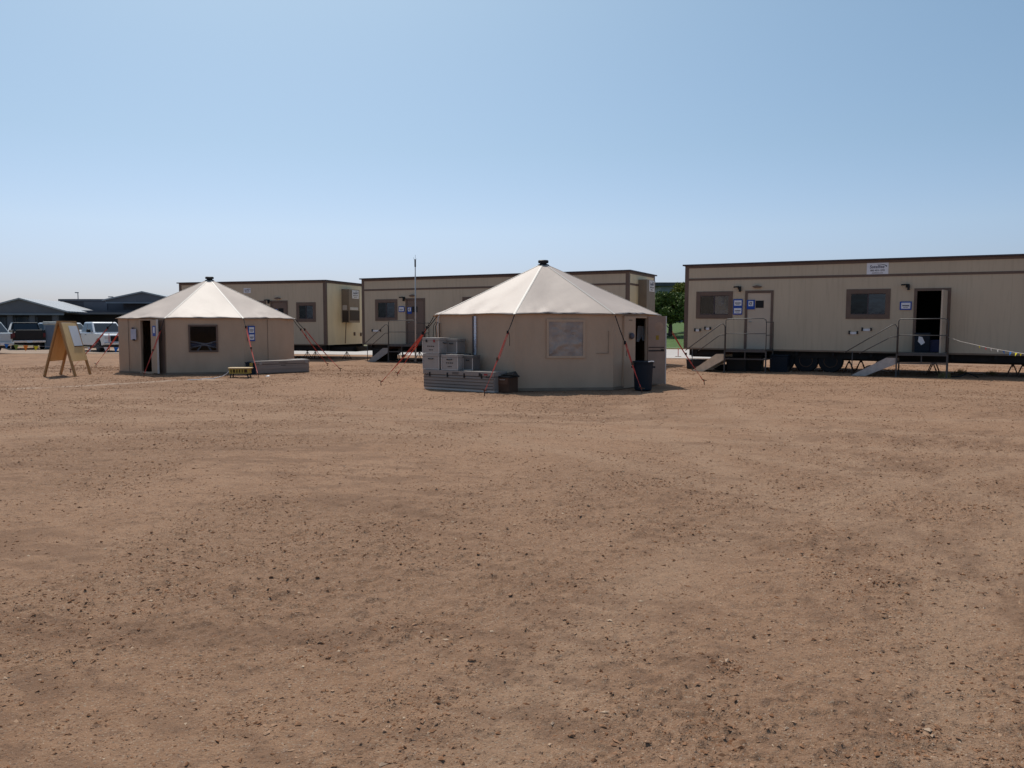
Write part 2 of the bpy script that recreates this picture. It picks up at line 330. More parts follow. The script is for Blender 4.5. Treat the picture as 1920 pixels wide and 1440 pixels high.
# loose stones and clods
def stones():
    Y = np.concatenate([1.9*np.exp(RNG.random(170000)*math.log(20/1.9)), 1.9+np.sqrt(RNG.random(300000))*31]); n = len(Y); X = (RNG.random(n)*1.56-.78)*(Y+.8)
    m1 = vnoise(X, Y, .9, 22)*.4+vnoise(X, Y, .3, 23)*.35+vnoise(X, Y, .11, 24)*.25
    keep = RNG.random(n) < (.35+.65*rough_mask(X, Y))*np.clip((m1-.30)/.36, .06, 1); X = X[keep]; Y = Y[keep]; n = len(X)
    for (u_, v_, k_, w_) in ((1368, 1255, 220, .05), (1725, 1390, 260, .07), (1330, 1385, 160, .09), (745, 1180, 300, .10), (610, 1215, 320, .13), (760, 1330, 420, .16), (480, 1345, 260, .10), (700, 1010, 220, .22), (1590, 1085, 240, .15), (1010, 975, 200, .25), (1240, 905, 240, .4), (250, 925, 300, .35), (330, 1110, 260, .12), (1890, 1420, 260, .10), (560, 890, 260, .4)):
        p_ = gnd(u_, v_); X = np.append(X, RNG.normal(p_.x, w_, k_)); Y = np.append(Y, RNG.normal(p_.y, w_*1.1, k_))
    n = len(X)
    s = (.0015+.00016*Y)*(RNG.pareto(2.2, n)+1); s = np.clip(s, .0013, .0088+.0003*Y)
    big = RNG.random(n) < .0012; s[big] = RNG.uniform(.008, .015, big.sum())*(.8+.03*Y[big])
    Z = height(X, Y)
    base = np.array([(1, 0, 0), (-1, 0, 0), (0, 1, 0), (0, -1, 0), (0, 0, 1), (0, 0, -1.)])
    fc = np.array([(0, 2, 4), (2, 1, 4), (1, 3, 4), (3, 0, 4), (2, 0, 5), (1, 2, 5), (3, 1, 5), (0, 3, 5)])
    V = base[None]+RNG.normal(0, .28, (n, 6, 3)); V[..., 2] *= .62; V[..., 0] *= 1.6; V *= s[:, None, None]
    a = RNG.random(n)*2*PI; ca, sa = np.cos(a)[:, None], np.sin(a)[:, None]
    x = V[..., 0]*ca-V[..., 1]*sa; yv = V[..., 0]*sa+V[..., 1]*ca
    V = np.stack([x+X[:, None], yv+Y[:, None], V[..., 2]+(Z+s*.15)[:, None]], -1)
    Fc = (fc[None]+(np.arange(n)*6)[:, None, None]).reshape(-1, 3)
    m = mat('stone', (.2, .15, .12), .95, .2, 30, spec=.05); t = m.node_tree; g = t.nodes.new('ShaderNodeNewGeometry'); cr = t.nodes.new('ShaderNodeValToRGB')
    el = cr.color_ramp.elements; el[0].color = (.22, .105, .055, 1); el[1].color = (.55, .40, .28, 1); el[1].position = 1
    for p, c in ((.3, (.28, .145, .08, 1)), (.7, (.34, .19, .115, 1)), (.93, (.40, .25, .16, 1))): e = el.new(p); e.color = c
    t.links.new(g.outputs['Random Per Island'], cr.inputs[0]); t.links.new(cr.outputs[0], t.nodes['Principled BSDF'].inputs['Base Color'])
    o = npmesh('gravel', V.reshape(-1, 3), Fc, m, 3, False); tag(o, 'loose brown stones and clods scattered over the dirt lot', 'gravel', kind='stuff')
stones()

# road, lawn
def sheet(name, pts, m, z=None):
    mb = MB(); mb.add([(p[0], p[1], p[2] if len(p) > 2 else z) for p in pts], [tuple(range(len(pts)))]); return tag(mb.build(name, m), kind='structure')
M['concrete'] = mat('road_concrete', (.50, .45, .41), .9, .1, .4, .1, 20)
M['lotm'] = mat('parking_gravel', (.33, .235, .17), .95, .15, .5, .1, 20, stretch=(.3, 1, 1))
sheet('road', [(-22, 46.8), (-14, 46.5), (6, 40.5), (40, 33), (90, 25), (95, 40), (42, 46), (10, 55.8), (-14, 57.2), (-22, 57.4)], M['concrete'], .012)
sheet('parking_lot', [(-90, 47.5), (-22.02, 46.8), (-22.02, 57.4), (-90, 62)], M['lotm'], .012)
sheet('kerb', [(10, 55.8), (42, 46), (95, 40), (95, 40.2), (42, 46.2), (10, 56)], M['concrete'], .13)
gm = mat('lawn_grass', (.04, .085, .012), .9, .3, 6, .5, 30, col2=(.085, .145, .022), stretch=(1, .3, 1))
def bank(name, xs, prof, m, seed):
    X, P = np.meshgrid(np.array(xs), np.arange(len(prof)), indexing='ij'); pr = np.array(prof, float)
    Y = pr[P, 0]; Z = pr[P, 1]+(vnoise(X, Y, 9, seed)-.5)*.25*(pr[P, 1] > .1)
    i = np.arange(X.size).reshape(X.shape); return tag(npmesh(name, np.stack([X, Y, Z], -1).reshape(-1, 3), np.stack([i[:-1, :-1], i[1:, :-1], i[1:, 1:], i[:-1, 1:]], -1).reshape(-1, 4), m), kind='structure')
bank('lawn', np.linspace(2, 90, 60), [(57.5, .02), (60, .12), (66, .45), (75, .9), (85, 1.35), (100, 1.9), (125, 2.3), (200, 2.4)], gm, 51)
dry = mat('dry_verge_grass', (.16, .15, .08), .95, .3, 3, .5, 20, col2=(.24, .21, .12), stretch=(1, .4, 1))
bank('verge', np.linspace(-110, 0, 60), [(62.5, .01), (64, .15), (70, .7), (76, 1.1), (90, 1.1), (200, 1.1)], dry, 52)

# ------------------------------------------------------------------ tents
def tent(label, cx, cy, phi, eave, peak, Rr=3.15, faces_spec=None):
    T = thing('canvas_tent', label, 'tent', (cx, cy, 0), 0)
    inv = Matrix.Translation((-cx, -cy, 0))
    ang = [R(-112.5+phi+45*k) for k in range(8)]          # corner k .. k+1 is face k
    Cn = [Vector((Rr*math.cos(a), Rr*math.sin(a), 0)) for a in ang]
    def face(k):
        a, b = Cn[k % 8], Cn[(k+1) % 8]; ex = (b-a).normalized(); n = Vector((-ex.y, ex.x, 0))   # n points inward
        return a, ex, n, (b-a).length
    def uv(k, u, v, off=0.):                                # photo point -> (x along face, height)
        a, ex, n, L = face(k); o = Vector((-cx, -cy, EYE)); d = ray(u, v); t = (n.dot(a+n*off-o))/n.dot(d); p = o+d*t
        return (p-a).dot(ex), p.z
    def PM(k):
        a, ex, n, L = face(k); return lambda x, y, z: tuple(a+ex*x+n*y+Vector((0, 0, z)))
    holes = {}; specs = faces_spec(uv) if faces_spec else {}
    wmb = MB()
    for k in range(8):
        L = face(k)[3]; hs = [s[1:5] for s in specs.get(k, []) if s[0] in ('window', 'door')]
        P0 = PM(k)
        def PW(x, y, z, P0=P0, k=k, L=L):
            f = float((vnoise(np.array([x*1.0]), np.array([z*.35]), .32, 100+k))[0])*.022+float((vnoise(np.array([x+z*.8]), np.array([z-x*.4]), .5, 110+k))[0])*.022
            return P0(x, y+f*min(1, 6*x, 6*(L-x)), z)
        walls(wmb, L, .02, eave-.02, hs, .03, PW, sub=.09)
    wo = wmb.build('wall', M['canvas'], T, smooth=True); bq = bmesh.new(); bq.from_mesh(wo.data); bmesh.ops.remove_doubles(bq, verts=bq.verts, dist=.0008); bmesh.ops.recalc_face_normals(bq, faces=bq.faces)
    for e in bq.edges: e.smooth = not (len(e.link_faces) != 2 or e.calc_face_angle(0) > .55)
    bq.to_mesh(wo.data); bq.free()
    hem = MB()
    for k in range(8):
        P = PM(k); L = face(k)[3]; hs = [s for s in specs.get(k, []) if s[0] == 'door']
        segs = [(0, L)] if not hs else [(0, hs[0][1]), (hs[0][2], L)]
        for a, b in segs: hem.add([P(x, yy, z) for x in (a, b) for yy in (-.02, .01) for z in (0, .07)], [(0, 1, 3, 2), (4, 6, 7, 5), (0, 4, 5, 1), (2, 3, 7, 6), (0, 2, 6, 4), (1, 5, 7, 3)])
    hem.build('ground_skirt', M['canvas_dirty'], T)
    fl = MB(); fl.prism([(c.x*.985, c.y*.985) for c in Cn], .025, .035, 'xy'); fl.build('floor_sheet', M['interior'], T)
    # roof
    rt = .13; nA, nB = 34, 30; vs = []; fs = []
    re = Rr+.07
    for k in range(8):
        base = len(vs); A = Vector((math.cos(ang[k]), math.sin(ang[k]), 0)); B = Vector((math.cos(ang[(k+1) % 8]), math.sin(ang[(k+1) % 8]), 0))
        for i in range(nA+1):
            t = i/nA; rr_ = rt+(re-rt)*t
            for j in range(nB+1):
                s = j/nB; p = (A*(1-s)+B*s)*rr_; z = peak+(eave-.015-peak)*t
                mid = math.sin(PI*s); z -= .055*math.sin(PI*min(1, t*1.02))*mid**1.2*t
                ed = mid*t**6; z += .02*ed
                wx = np.array([p.x*1.0]); wy = np.array([p.y*1.0])
                z += float((vnoise(wx, wy, .22, 60+k)-.5)[0])*.05*mid*t**5+float((vnoise(wx, wy, .10, 75+k)-.5)[0])*.018*mid*t**6+float((vnoise(wx, wy, .5, 70+k)-.5)[0])*.045*mid*t
                vs.append((p.x, p.y, z))
        for i in range(nA):
            for j in range(nB): a = base+i*(nB+1)+j; fs.append((a, a+nB+1, a+nB+2, a+1))
    mb = MB(); mb.add(vs, fs); rf = mb.build('roof', M['roof_canvas'], T, smooth=False)
    bm_ = bmesh.new(); bm_.from_mesh(rf.data); bmesh.ops.remove_doubles(bm_, verts=bm_.verts, dist=.004); bmesh.ops.recalc_face_normals(bm_, faces=bm_.faces); bm_.to_mesh(rf.data); bm_.free()
    rf.data.polygons.foreach_set('use_smooth', [True]*len(rf.data.polygons))
    so = rf.modifiers.new('thick', 'SOLIDIFY'); so.thickness = .008
    sm = MB(); ed = MB()
    for k in range(8):
        d = Vector((math.cos(ang[k]), math.sin(ang[k]), 0)); p0 = d*rt+Vector((0, 0, peak+.006)); p1 = d*re+Vector((0, 0, eave-.009))
        pp = Vector((-d.y, d.x, 0)); dz = Vector((0, 0, .0065+.18*.03))
        sm.add([p0-pp*.03-dz+Vector((0, 0, .008)), p1-pp*.03-dz+Vector((0, 0, .008)), p1, p0, p0+pp*.03-dz+Vector((0, 0, .008)), p1+pp*.03-dz+Vector((0, 0, .008))], [(0, 1, 2, 3), (3, 2, 5, 4)])
        d2 = Vector((math.cos(ang[(k+1) % 8]), math.sin(ang[(k+1) % 8]), 0)); q0 = d*(re+.003)+Vector((0, 0, eave-.02)); q1 = d2*(re+.003)+Vector((0, 0, eave-.02))
        pts = []
        for j in range(13):
            s = j/12; p = q0.lerp(q1, s); p.z += .02*math.sin(PI*s)+.012*math.sin(9*s+k*2); pts.append(p)
        ed.tube(pts, .011, 6)
    sm.build('roof_seam', M['seam'], T); ed.build('eave_rope', M['canvas_dirty'], T, smooth=True)
    cp = MB(); cp.lathe([(.17, peak-.035), (.16, peak+.01), (.10, peak+.03), (.10, peak+.05), (.145, peak+.055), (.15, peak+.12), (.13, peak+.135), (.0, peak+.14)], n=16)
    cp.build('vent_cap', M['bin_dark'], T, bevel=0, smooth=False)
    for k, lst in specs.items():
        P = PM(k); Lf = face(k)[3]; a_, ex_, n_, _ = face(k)
        FM = Matrix(((ex_.x, n_.x, 0, a_.x), (ex_.y, n_.y, 0, a_.y), (0, 0, 1, 0), (0, 0, 0, 1)))
        for sp in lst:
            kind, x0, x1, z0, z1 = sp[:5]
            if kind == 'window':
                b = MB(FM); w = .055
                b.box(x0-w, x0, -.02, .03, z0-w, z1+w); b.box(x1, x1+w, -.02, .03, z0-w, z1+w); b.box(x0, x1, -.02, .03, z1, z1+w); b.box(x0, x1, -.02, .03, z0-w, z0)
                wf = b.build('window_frame', M['trim'] if sp[5] == 'clear' else M['canvas'], T)
                b = MB(FM)
                if sp[5] == 'clear': b.box(x0, x1, .008, .012, z0, z1); b.build('pane', M['plastic_pane'], wf)
                else:
                    n = 26; vs = []; fs = []
                    for i in range(n+1):
                        for j in range(n+1):
                            s, t = i/n, j/n; xx = np.array([s]); yy = np.array([t])
                            e = min(1, 12*s, 12*(1-s), 12*t, 12*(1-t)); sweep = s*.55+.12*math.sin(5*s)
                            d = .035*e*math.exp(-((t-sweep)/.09)**2)+e*float((vnoise(xx, yy, .17, 90)-.5)[0])*.025+e*float((vnoise(xx, yy, .07, 91)-.5)[0])*.02
                            vs.append((x0+(x1-x0)*s, .0-d, z0+(z1-z0)*t))
                    for i in range(n):
                        for j in range(n): a = i*(n+1)+j; fs.append((a, a+n+1, a+n+2, a+1))
                    b.add(vs, fs); b.build('vinyl_cover', M['vinyl'], wf)
                    b = MB(FM); b.box(x0-.02, x1+.02, .014, .024, z0-.02, z1+.02); b.build('window_liner', M['interior'], wf)
            elif kind == 'seam':
                b = MB(FM); b.box(x0, x1, -.008, .0, z0, z1); b.build('wall_seam', sp[5], T)
            elif kind == 'doorframe':
                b = MB(FM); w = sp[5]
                b.box(x0-w, x0, -.03, .04, z0, z1); b.box(x1, x1+.05, -.03, .04, z0, z1); b.box(x0-w, x1+.05, -.03, .04, z1, z1+.04); b.box(x0, x1, -.02, .05, z0, z0+.06)
                b.build('door_frame', M['canvas'], T)
    return T, face, uv, Cn, PM, ang

# right (near) tent ---------------------------------------------------------
def spec_near(uv):
    xa, zt = uv(0, 1029, 603); xb, zb = uv(0, 1093, 667)
    w = ('window', xa, xb, zb, zt, 'vinyl')
    da, dt = uv(1, 1190, 597); db, _ = uv(1, 1211, 597)
    dA, dB = da, db+.02
    p0, _ = uv(1, 1169, 600)
    sA, _ = uv(7, 889, 640)
    # side pocket outline on the wall right of the window
    q0, qt = uv(0, 1104, 620); q1, qb = uv(0, 1141, 662)
    return {0: [w, ('seam', q1-.01, q1, qb, qt, M['canvas_dirty']), ('seam', q0+.2, q1, qb-.01, qb, M['canvas_dirty'])],
            1: [('door', dA, dB, .07, 1.82), ('doorframe', dA, dB, .02, 1.82, max(.05, dA-p0))],
            7: [('seam', sA-.055, sA-.005, .05, 1.86, M['trim_dark']), ('seam', sA, sA+.075, .45, 1.86, M['silver'])]}
T1, f1, uv1, C1, PM1, ang1 = tent('larger looking sand canvas tent nearer the camera with silver crinkled window', .89, 22.88, 8, 1.915, 3.34, 3.26, faces_spec=spec_near)
# open door leaf
a, ex, n, L = f1(1); xh = uv1(1, 1211, 597)[0]+.03
hp = a+ex*xh-n*.05
dl = thing('door_leaf_pivot', None, None, hp); dl.parent = T1; dl.name = 'door'
tip = at(1247, 650, 21.5)-Vector((.89, 22.88, 0)); dv = Vector((tip.x-hp.x, tip.y-hp.y, 0)); dlen = dv.length; dl.rotation_euler = (0, 0, math.atan2(dv.y, dv.x))
b = MB(); b.box(0, dlen, -.02, .02, .06, 1.87); o = b.build('door_panel', mat('door_panel_brown', (.36, .25, .19), .7, .15, 2), dl, bevel=.004)
b = MB(); b.box(dlen, dlen+.03, -.025, .025, .05, 1.875); b.build('edge_trim', M['alu_edge'], dl)
b = MB(); b.box(.02, dlen-.03, -.03, -.021, .93, .965); b.box(.02, dlen-.03, -.03, -.021, 1.03, 1.05); b.build('door_bar', M['ink'], dl)
b = MB(); b.lathe([(.12, -.024), (.12, -.0215)], (dlen*.62, 0, 1.60), 20, 'y'); b.build('pale_patch', mat('patch', (.42, .28, .2), .8), dl)
b = MB(); b.box(dlen*.45, dlen*.62, -.024, -.0215, 1.24, 1.36); b.build('yellow_label', mat('yellow_label', (.35, .22, .03), .6), dl)
b = MB(); b.tube([(dlen-.06, -.02, .98), (dlen-.06, -.07, .98), (dlen-.13, -.07, .98)], .012); b.build('handle', M['black'], dl)
# dispenser on the jamb
P = PM1(1); xx, zz = uv1(1, 1180, 630)
b = MB(); b.lathe([(.0, -.08), (.06, -.075), (.085, -.04), (.085, 0)], (0, 0, 0), 14, 'y'); o = b.build('wall_knob', mat('grey_plastic', (.10, .09, .11), .4), T1, smooth=True); p = P(xx, -.05, zz); o.location = p; o.rotation_euler = (0, 0, math.atan2(ex.y, ex.x))
b = MB(); b.cbox(P(xx, -.035, 1.76), (.17, .01, .012), Matrix.Rotation(math.atan2(ex.y, ex.x), 3, 'Z')); b.build('jamb_slot', M['ink'], T1)
# hanging loops at the left corner
b = MB(); c = C1[7]
lp = lambda u, v: at(u, v, 21.15)-Vector((.89, 22.88, 0))
b.tube([lp(818, 634), lp(817, 612), lp(820, 604), lp(824, 606), lp(824, 634)], .012); b.tube([lp(812, 634), lp(813, 610), lp(818, 603)], .008); b.build('strap_loop', M['blackweb'], T1, smooth=True)
b = MB(); b.tube([lp(826, 590), lp(822, 594), lp(821, 612), lp(820, 640)], .014); b.build('guy_pole', M['alu_edge'], T1, smooth=True)

# left (far) tent -----------------------------------------------------------
def spec_far(uv):
    xa, zt = uv(0, 356, 612); xb, zb = uv(0, 406, 657)
    da, _ = uv(7, 264, 600); db, _ = uv(7, 283, 600); s0, _ = uv(7, 241, 620); s1, _ = uv(0, 502, 640); s2, _ = uv(7, 262, 640)
    return {0: [('window', xa, xb, zb, zt, 'clear')], 1: [],
            7: [('door', da, db+.04, .07, 1.80), ('doorframe', da, db+.04, .02, 1.80, .07), ('seam', s0-.012, s0, .05, 1.84, M['trim'])]}
T2, f2, uv2, C2, PM2, ang2 = tent('sand canvas tent further left with pale roof and black open doorway', -11.1, 29.5, 17, 1.88, 3.28, faces_spec=spec_far)
P = PM2(1); s1 = uv2(1, 502, 640)[0]; b = MB(); b.tube([P(s1, -.006, .05), P(s1, -.006, 1.84)], .007, 6); b.build('wall_seam', M['trim'], T2)
a, ex, n, L = f2(7); xh = uv2(7, 297, 620)[0]
P = PM2(7); b = MB(); b.add([P(x, y, z) for x in (xh-.02, L-.06) for y in (-.022, -.004) for z in (.05, 1.80)], [(0, 1, 3, 2), (4, 6, 7, 5), (0, 4, 5, 1), (2, 3, 7, 6), (0, 2, 6, 4), (1, 5, 7, 3)]); b.build('brown_panel', M['door_brown'], T2)
hp = a+ex*(uv2(7, 284, 620)[0]+.04)-n*.04; tip = at(295.5, 650, 26.25)-Vector((-11.1, 29.5, 0)); dv = Vector((tip.x-hp.x, tip.y-hp.y, 0)); dlen = dv.length
dl = thing('door', None, None, hp); dl.parent = T2; dl.rotation_euler = (0, 0, math.atan2(dv.y, dv.x))
b = MB(); b.box(0, dlen, -.02, .02, .06, 1.82); b.build('door_panel', M['canvas'], dl); b = MB(); b.box(dlen, dlen+.035, -.026, .026, .05, 1.83); b.build('edge_trim', M['alu_edge'], dl)
# things inside the far tent seen through its window
a0, ex0, n0, L0 = f2(0)
M2 = Matrix(((ex0.x, n0.x, 0, a0.x-11.1), (ex0.y, n0.y, 0, a0.y+29.5), (0, 0, 1, 0), (0, 0, 0, 1)))
wx0 = uv2(0, 356, 640)[0]; wx1 = uv2(0, 406, 640)[0]
o0 = M2 @ Vector(((wx0+wx1)/2, .75, .0)); ct = thing('folding_cot', 'blue folding cot with crossed white poles inside the far tent window', 'cot', o0, math.atan2(ex0.y, ex0.x))
b = MB(); b.box(-.8, .8, -.3, .3, .93, 1.03); b.build('cot_fabric', mat('cot_blue', (.22, .27, .40), .8), ct)
for pl in ([(-.55, -.36, 1.12), (.05, -.36, 1.0), (.6, -.36, 1.16)], [(-.55, -.36, .86), (0, -.36, .98), (.6, -.36, .82)], [(-.75, -.3, .03), (-.1, -.3, .95)], [(.75, -.3, .03), (.1, -.3, .95)], [(-.7, .3, .03), (-.7, .3, .95)], [(.7, .3, .03), (.7, .3, .95)]):
    MB().tube(pl, .024).build('cot_pole', M['white'], ct)

tt = tag(MB().add([(-.09, 0, .0), (.09, 0, .0), (.11, .02, -.42), (.03, .01, -.40), (.02, .03, -.28), (-.06, .0, -.45), (-.12, .02, -.43)], [(0, 1, 2, 3, 4, 5, 6)]).build('hanging_cloth', M['white'], loc=at(1202, 611, 22.1)), 'white cloth hanging just inside the near tent doorway', 'cloth')
tt.modifiers.new('thick', 'SOLIDIFY').thickness = .008

# ------------------------------------------------------------------ tie-down straps and stakes
def strap(label, A, B, stake_label, bl=.35, w=.025, sag=.03, loose=True, ratchet=.45):
    A, B = Vector(A), Vector(B); t = thing('tie_down_strap', label, 'strap', B, 0, 'orange tie-down straps of the tents')
    A2 = A-B; mid = A2.lerp(Vector((0, 0, .08)), bl/ (A2.length)); end = Vector((0, 0, .08)); side = Vector((1, 0, .15))
    b = MB(); b.ribbon([A2, A2.lerp(mid, .5)-Vector((0, 0, .02)), mid], .022, side, .008)
    b.cbox(mid, (.05, .04, .09))
    if loose: b.tube([mid+Vector((.03, 0, 0)), mid+Vector((.05, 0, -.16)), mid+Vector((.045, 0, -.33))], .007, 5)
    b.build('black_strap', M['blackweb'], t)
    pts = []
    for i in range(9):
        s = i/8; p = mid.lerp(end, s); p.z -= sag*math.sin(PI*s); pts.append(p)
    b = MB(); tw = [Vector((math.cos(1.3*i), math.sin(1.3*i)*.5, .2)) for i in range(9)]
    for i in range(8): b.ribbon([pts[i], pts[i+1]], w*(1.25 if 1 <= i <= 4 else .75), side if i < 5 else tw[i], .006)
    b.ribbon([pts[0]+Vector((.03, 0, .01)), pts[3]+Vector((.025, 0, -.03)), pts[4]+Vector((.005, 0, 0))], w*.5, side, .005)
    b.build('webbing', M['orange'], t)
    b = MB(); k = mid.lerp(end, ratchet); b.cbox(k, (.05, .03, .07)); b.build('ratchet_buckle', M['rust'], t)
    s = thing('ground_stake', stake_label, 'stake', B, random.uniform(-.4, .4), 'steel stakes of the tent straps')
    b = MB(); b.tube([(.02, .0, -.2), (0, 0, .13)], .011, 6); b.build('shaft', M['rust'], s)
    b = MB(); b.tube([(-.07, 0, .15), (0, 0, .125), (.07, 0, .11)], .011, 6); b.build('cross_bar', M['rust'], s)
def corner(C, k, cx, cy, z=1.87, r=1.02): return (C[k].x*r+cx, C[k].y*r+cy, z)
c1 = lambda k: corner(C1, k, .89, 22.88); c2 = lambda k: corner(C2, k, -11.1, 29.5)
strap('orange strap from the near tent left corner down past the stacked boxes', c1(7), gnd(714, 723), 'stake left of the stacked boxes in open dirt', .62)
strap('orange strap behind the leftmost one of the near tent', corner(C1, 6, .89, 22.88), gnd(745, 706), 'stake behind the one nearest the boxes, smaller and farther', .5, loose=False)
strap('orange strap crossing in front of the long grey chest', c1(0), gnd(908, 742), 'stake in front of the long grey chest', .55)
strap('orange strap in front of the near tent doorway and blue bin', c1(1), gnd(1203, 737), 'stake in shade in front of the blue bin', .8)
strap('orange strap to the right of the near tent open door', c1(2), gnd(1320, 721), 'stake right of the near tent near the big trailer', .5, loose=False)
strap('orange strap running left from the far tent behind the wooden easel', c2(7), gnd(132, 699), 'stake seen between the wooden easel legs', .45, loose=False)
strap('orange strap left of the far tent in front of the white pickup', c2(6), gnd(180, 688), 'stake between the easel and the far tent', .4, loose=False)
strap('orange strap beside the far tent black doorway', c2(0), gnd(270, 707), 'stake in shade below the far tent doorway', .5)
strap('short orange strap beside the double blue notice on the far tent', c2(1), gnd(484, 708), 'stake beside the yellow stool', .5, loose=False)
strap('longest orange strap right of the far tent', c2(2), gnd(638, 697), 'stake nearer of the two right of the far tent', .6)
strap('thin orange strap behind the longest one right of the far tent', corner(C2, 3, -11.1, 29.5), gnd(614, 687), 'stake farther of the two right of the far tent', .5, loose=False)

# ------------------------------------------------------------------ office trailers
def sidingmat(nm, c, seam=1.22):
    m = mat(nm, c, .6, .05, .9, 0, 3, stretch=(1, 1, .25)); t = m.node_tree; b = t.nodes['Principled BSDF']
    src = b.inputs['Base Color'].links[0].from_socket
    tc = t.nodes.new('ShaderNodeTexCoord'); sx = t.nodes.new('ShaderNodeSeparateXYZ'); t.links.new(tc.outputs['Object'], sx.inputs[0])
    def math_(op, a, v):
        n = t.nodes.new('ShaderNodeMath'); n.operation = op; t.links.new(a, n.inputs[0])
        if v is not None: n.inputs[1].default_value = v
        return n.outputs[0]
    g = math_('LESS_THAN', math_('ABSOLUTE', math_('SUBTRACT', math_('FRACT', math_('DIVIDE', sx.outputs['X'], seam), None), .5), None), .004)
    # dirt splashed up the bottom and faint runs from the top band
    nz = t.nodes.new('ShaderNodeTexNoise'); nz.inputs['Scale'].default_value = 2.5; nz.inputs['Detail'].default_value = 5; mp = t.nodes.new('ShaderNodeMapping'); mp.inputs['Scale'].default_value = (4, 1, .35); t.links.new(tc.outputs['Object'], mp.inputs[0]); t.links.new(mp.outputs[0], nz.inputs['Vector'])
    mr = t.nodes.new('ShaderNodeMapRange'); mr.inputs[1].default_value = .5; mr.inputs[2].default_value = .8; mr.inputs[4].default_value = .5; t.links.new(nz.outputs['Fac'], mr.inputs[0])
    m1 = t.nodes.new('ShaderNodeMix'); m1.data_type = 'RGBA'; t.links.new(mr.outputs[0], m1.inputs['Factor']); t.links.new(src, m1.inputs['A']); m1.inputs['B'].default_value = (c[0]*.72, c[1]*.7, c[2]*.68, 1)
    m2 = t.nodes.new('ShaderNodeMix'); m2.data_type = 'RGBA'; t.links.new(g, m2.inputs['Factor']); t.links.new(m1.outputs['Result'], m2.inputs['A']); m2.inputs['B'].default_value = (c[0]*.86, c[1]*.85, c[2]*.84, 1)
    t.links.new(m2.outputs['Result'], b.inputs['Base Color'])
    n2 = t.nodes.new('ShaderNodeTexNoise'); n2.inputs['Scale'].default_value = 1.1; bp = t.nodes.new('ShaderNodeBump'); bp.inputs['Strength'].default_value = .25; bp.inputs['Distance'].default_value = .02
    t.links.new(n2.outputs['Fac'], bp.inputs['Height']); t.links.new(bp.outputs[0], b.inputs['Normal'])
    return m
M['siding'] = sidingmat('trailer_siding', (.55, .45, .325))
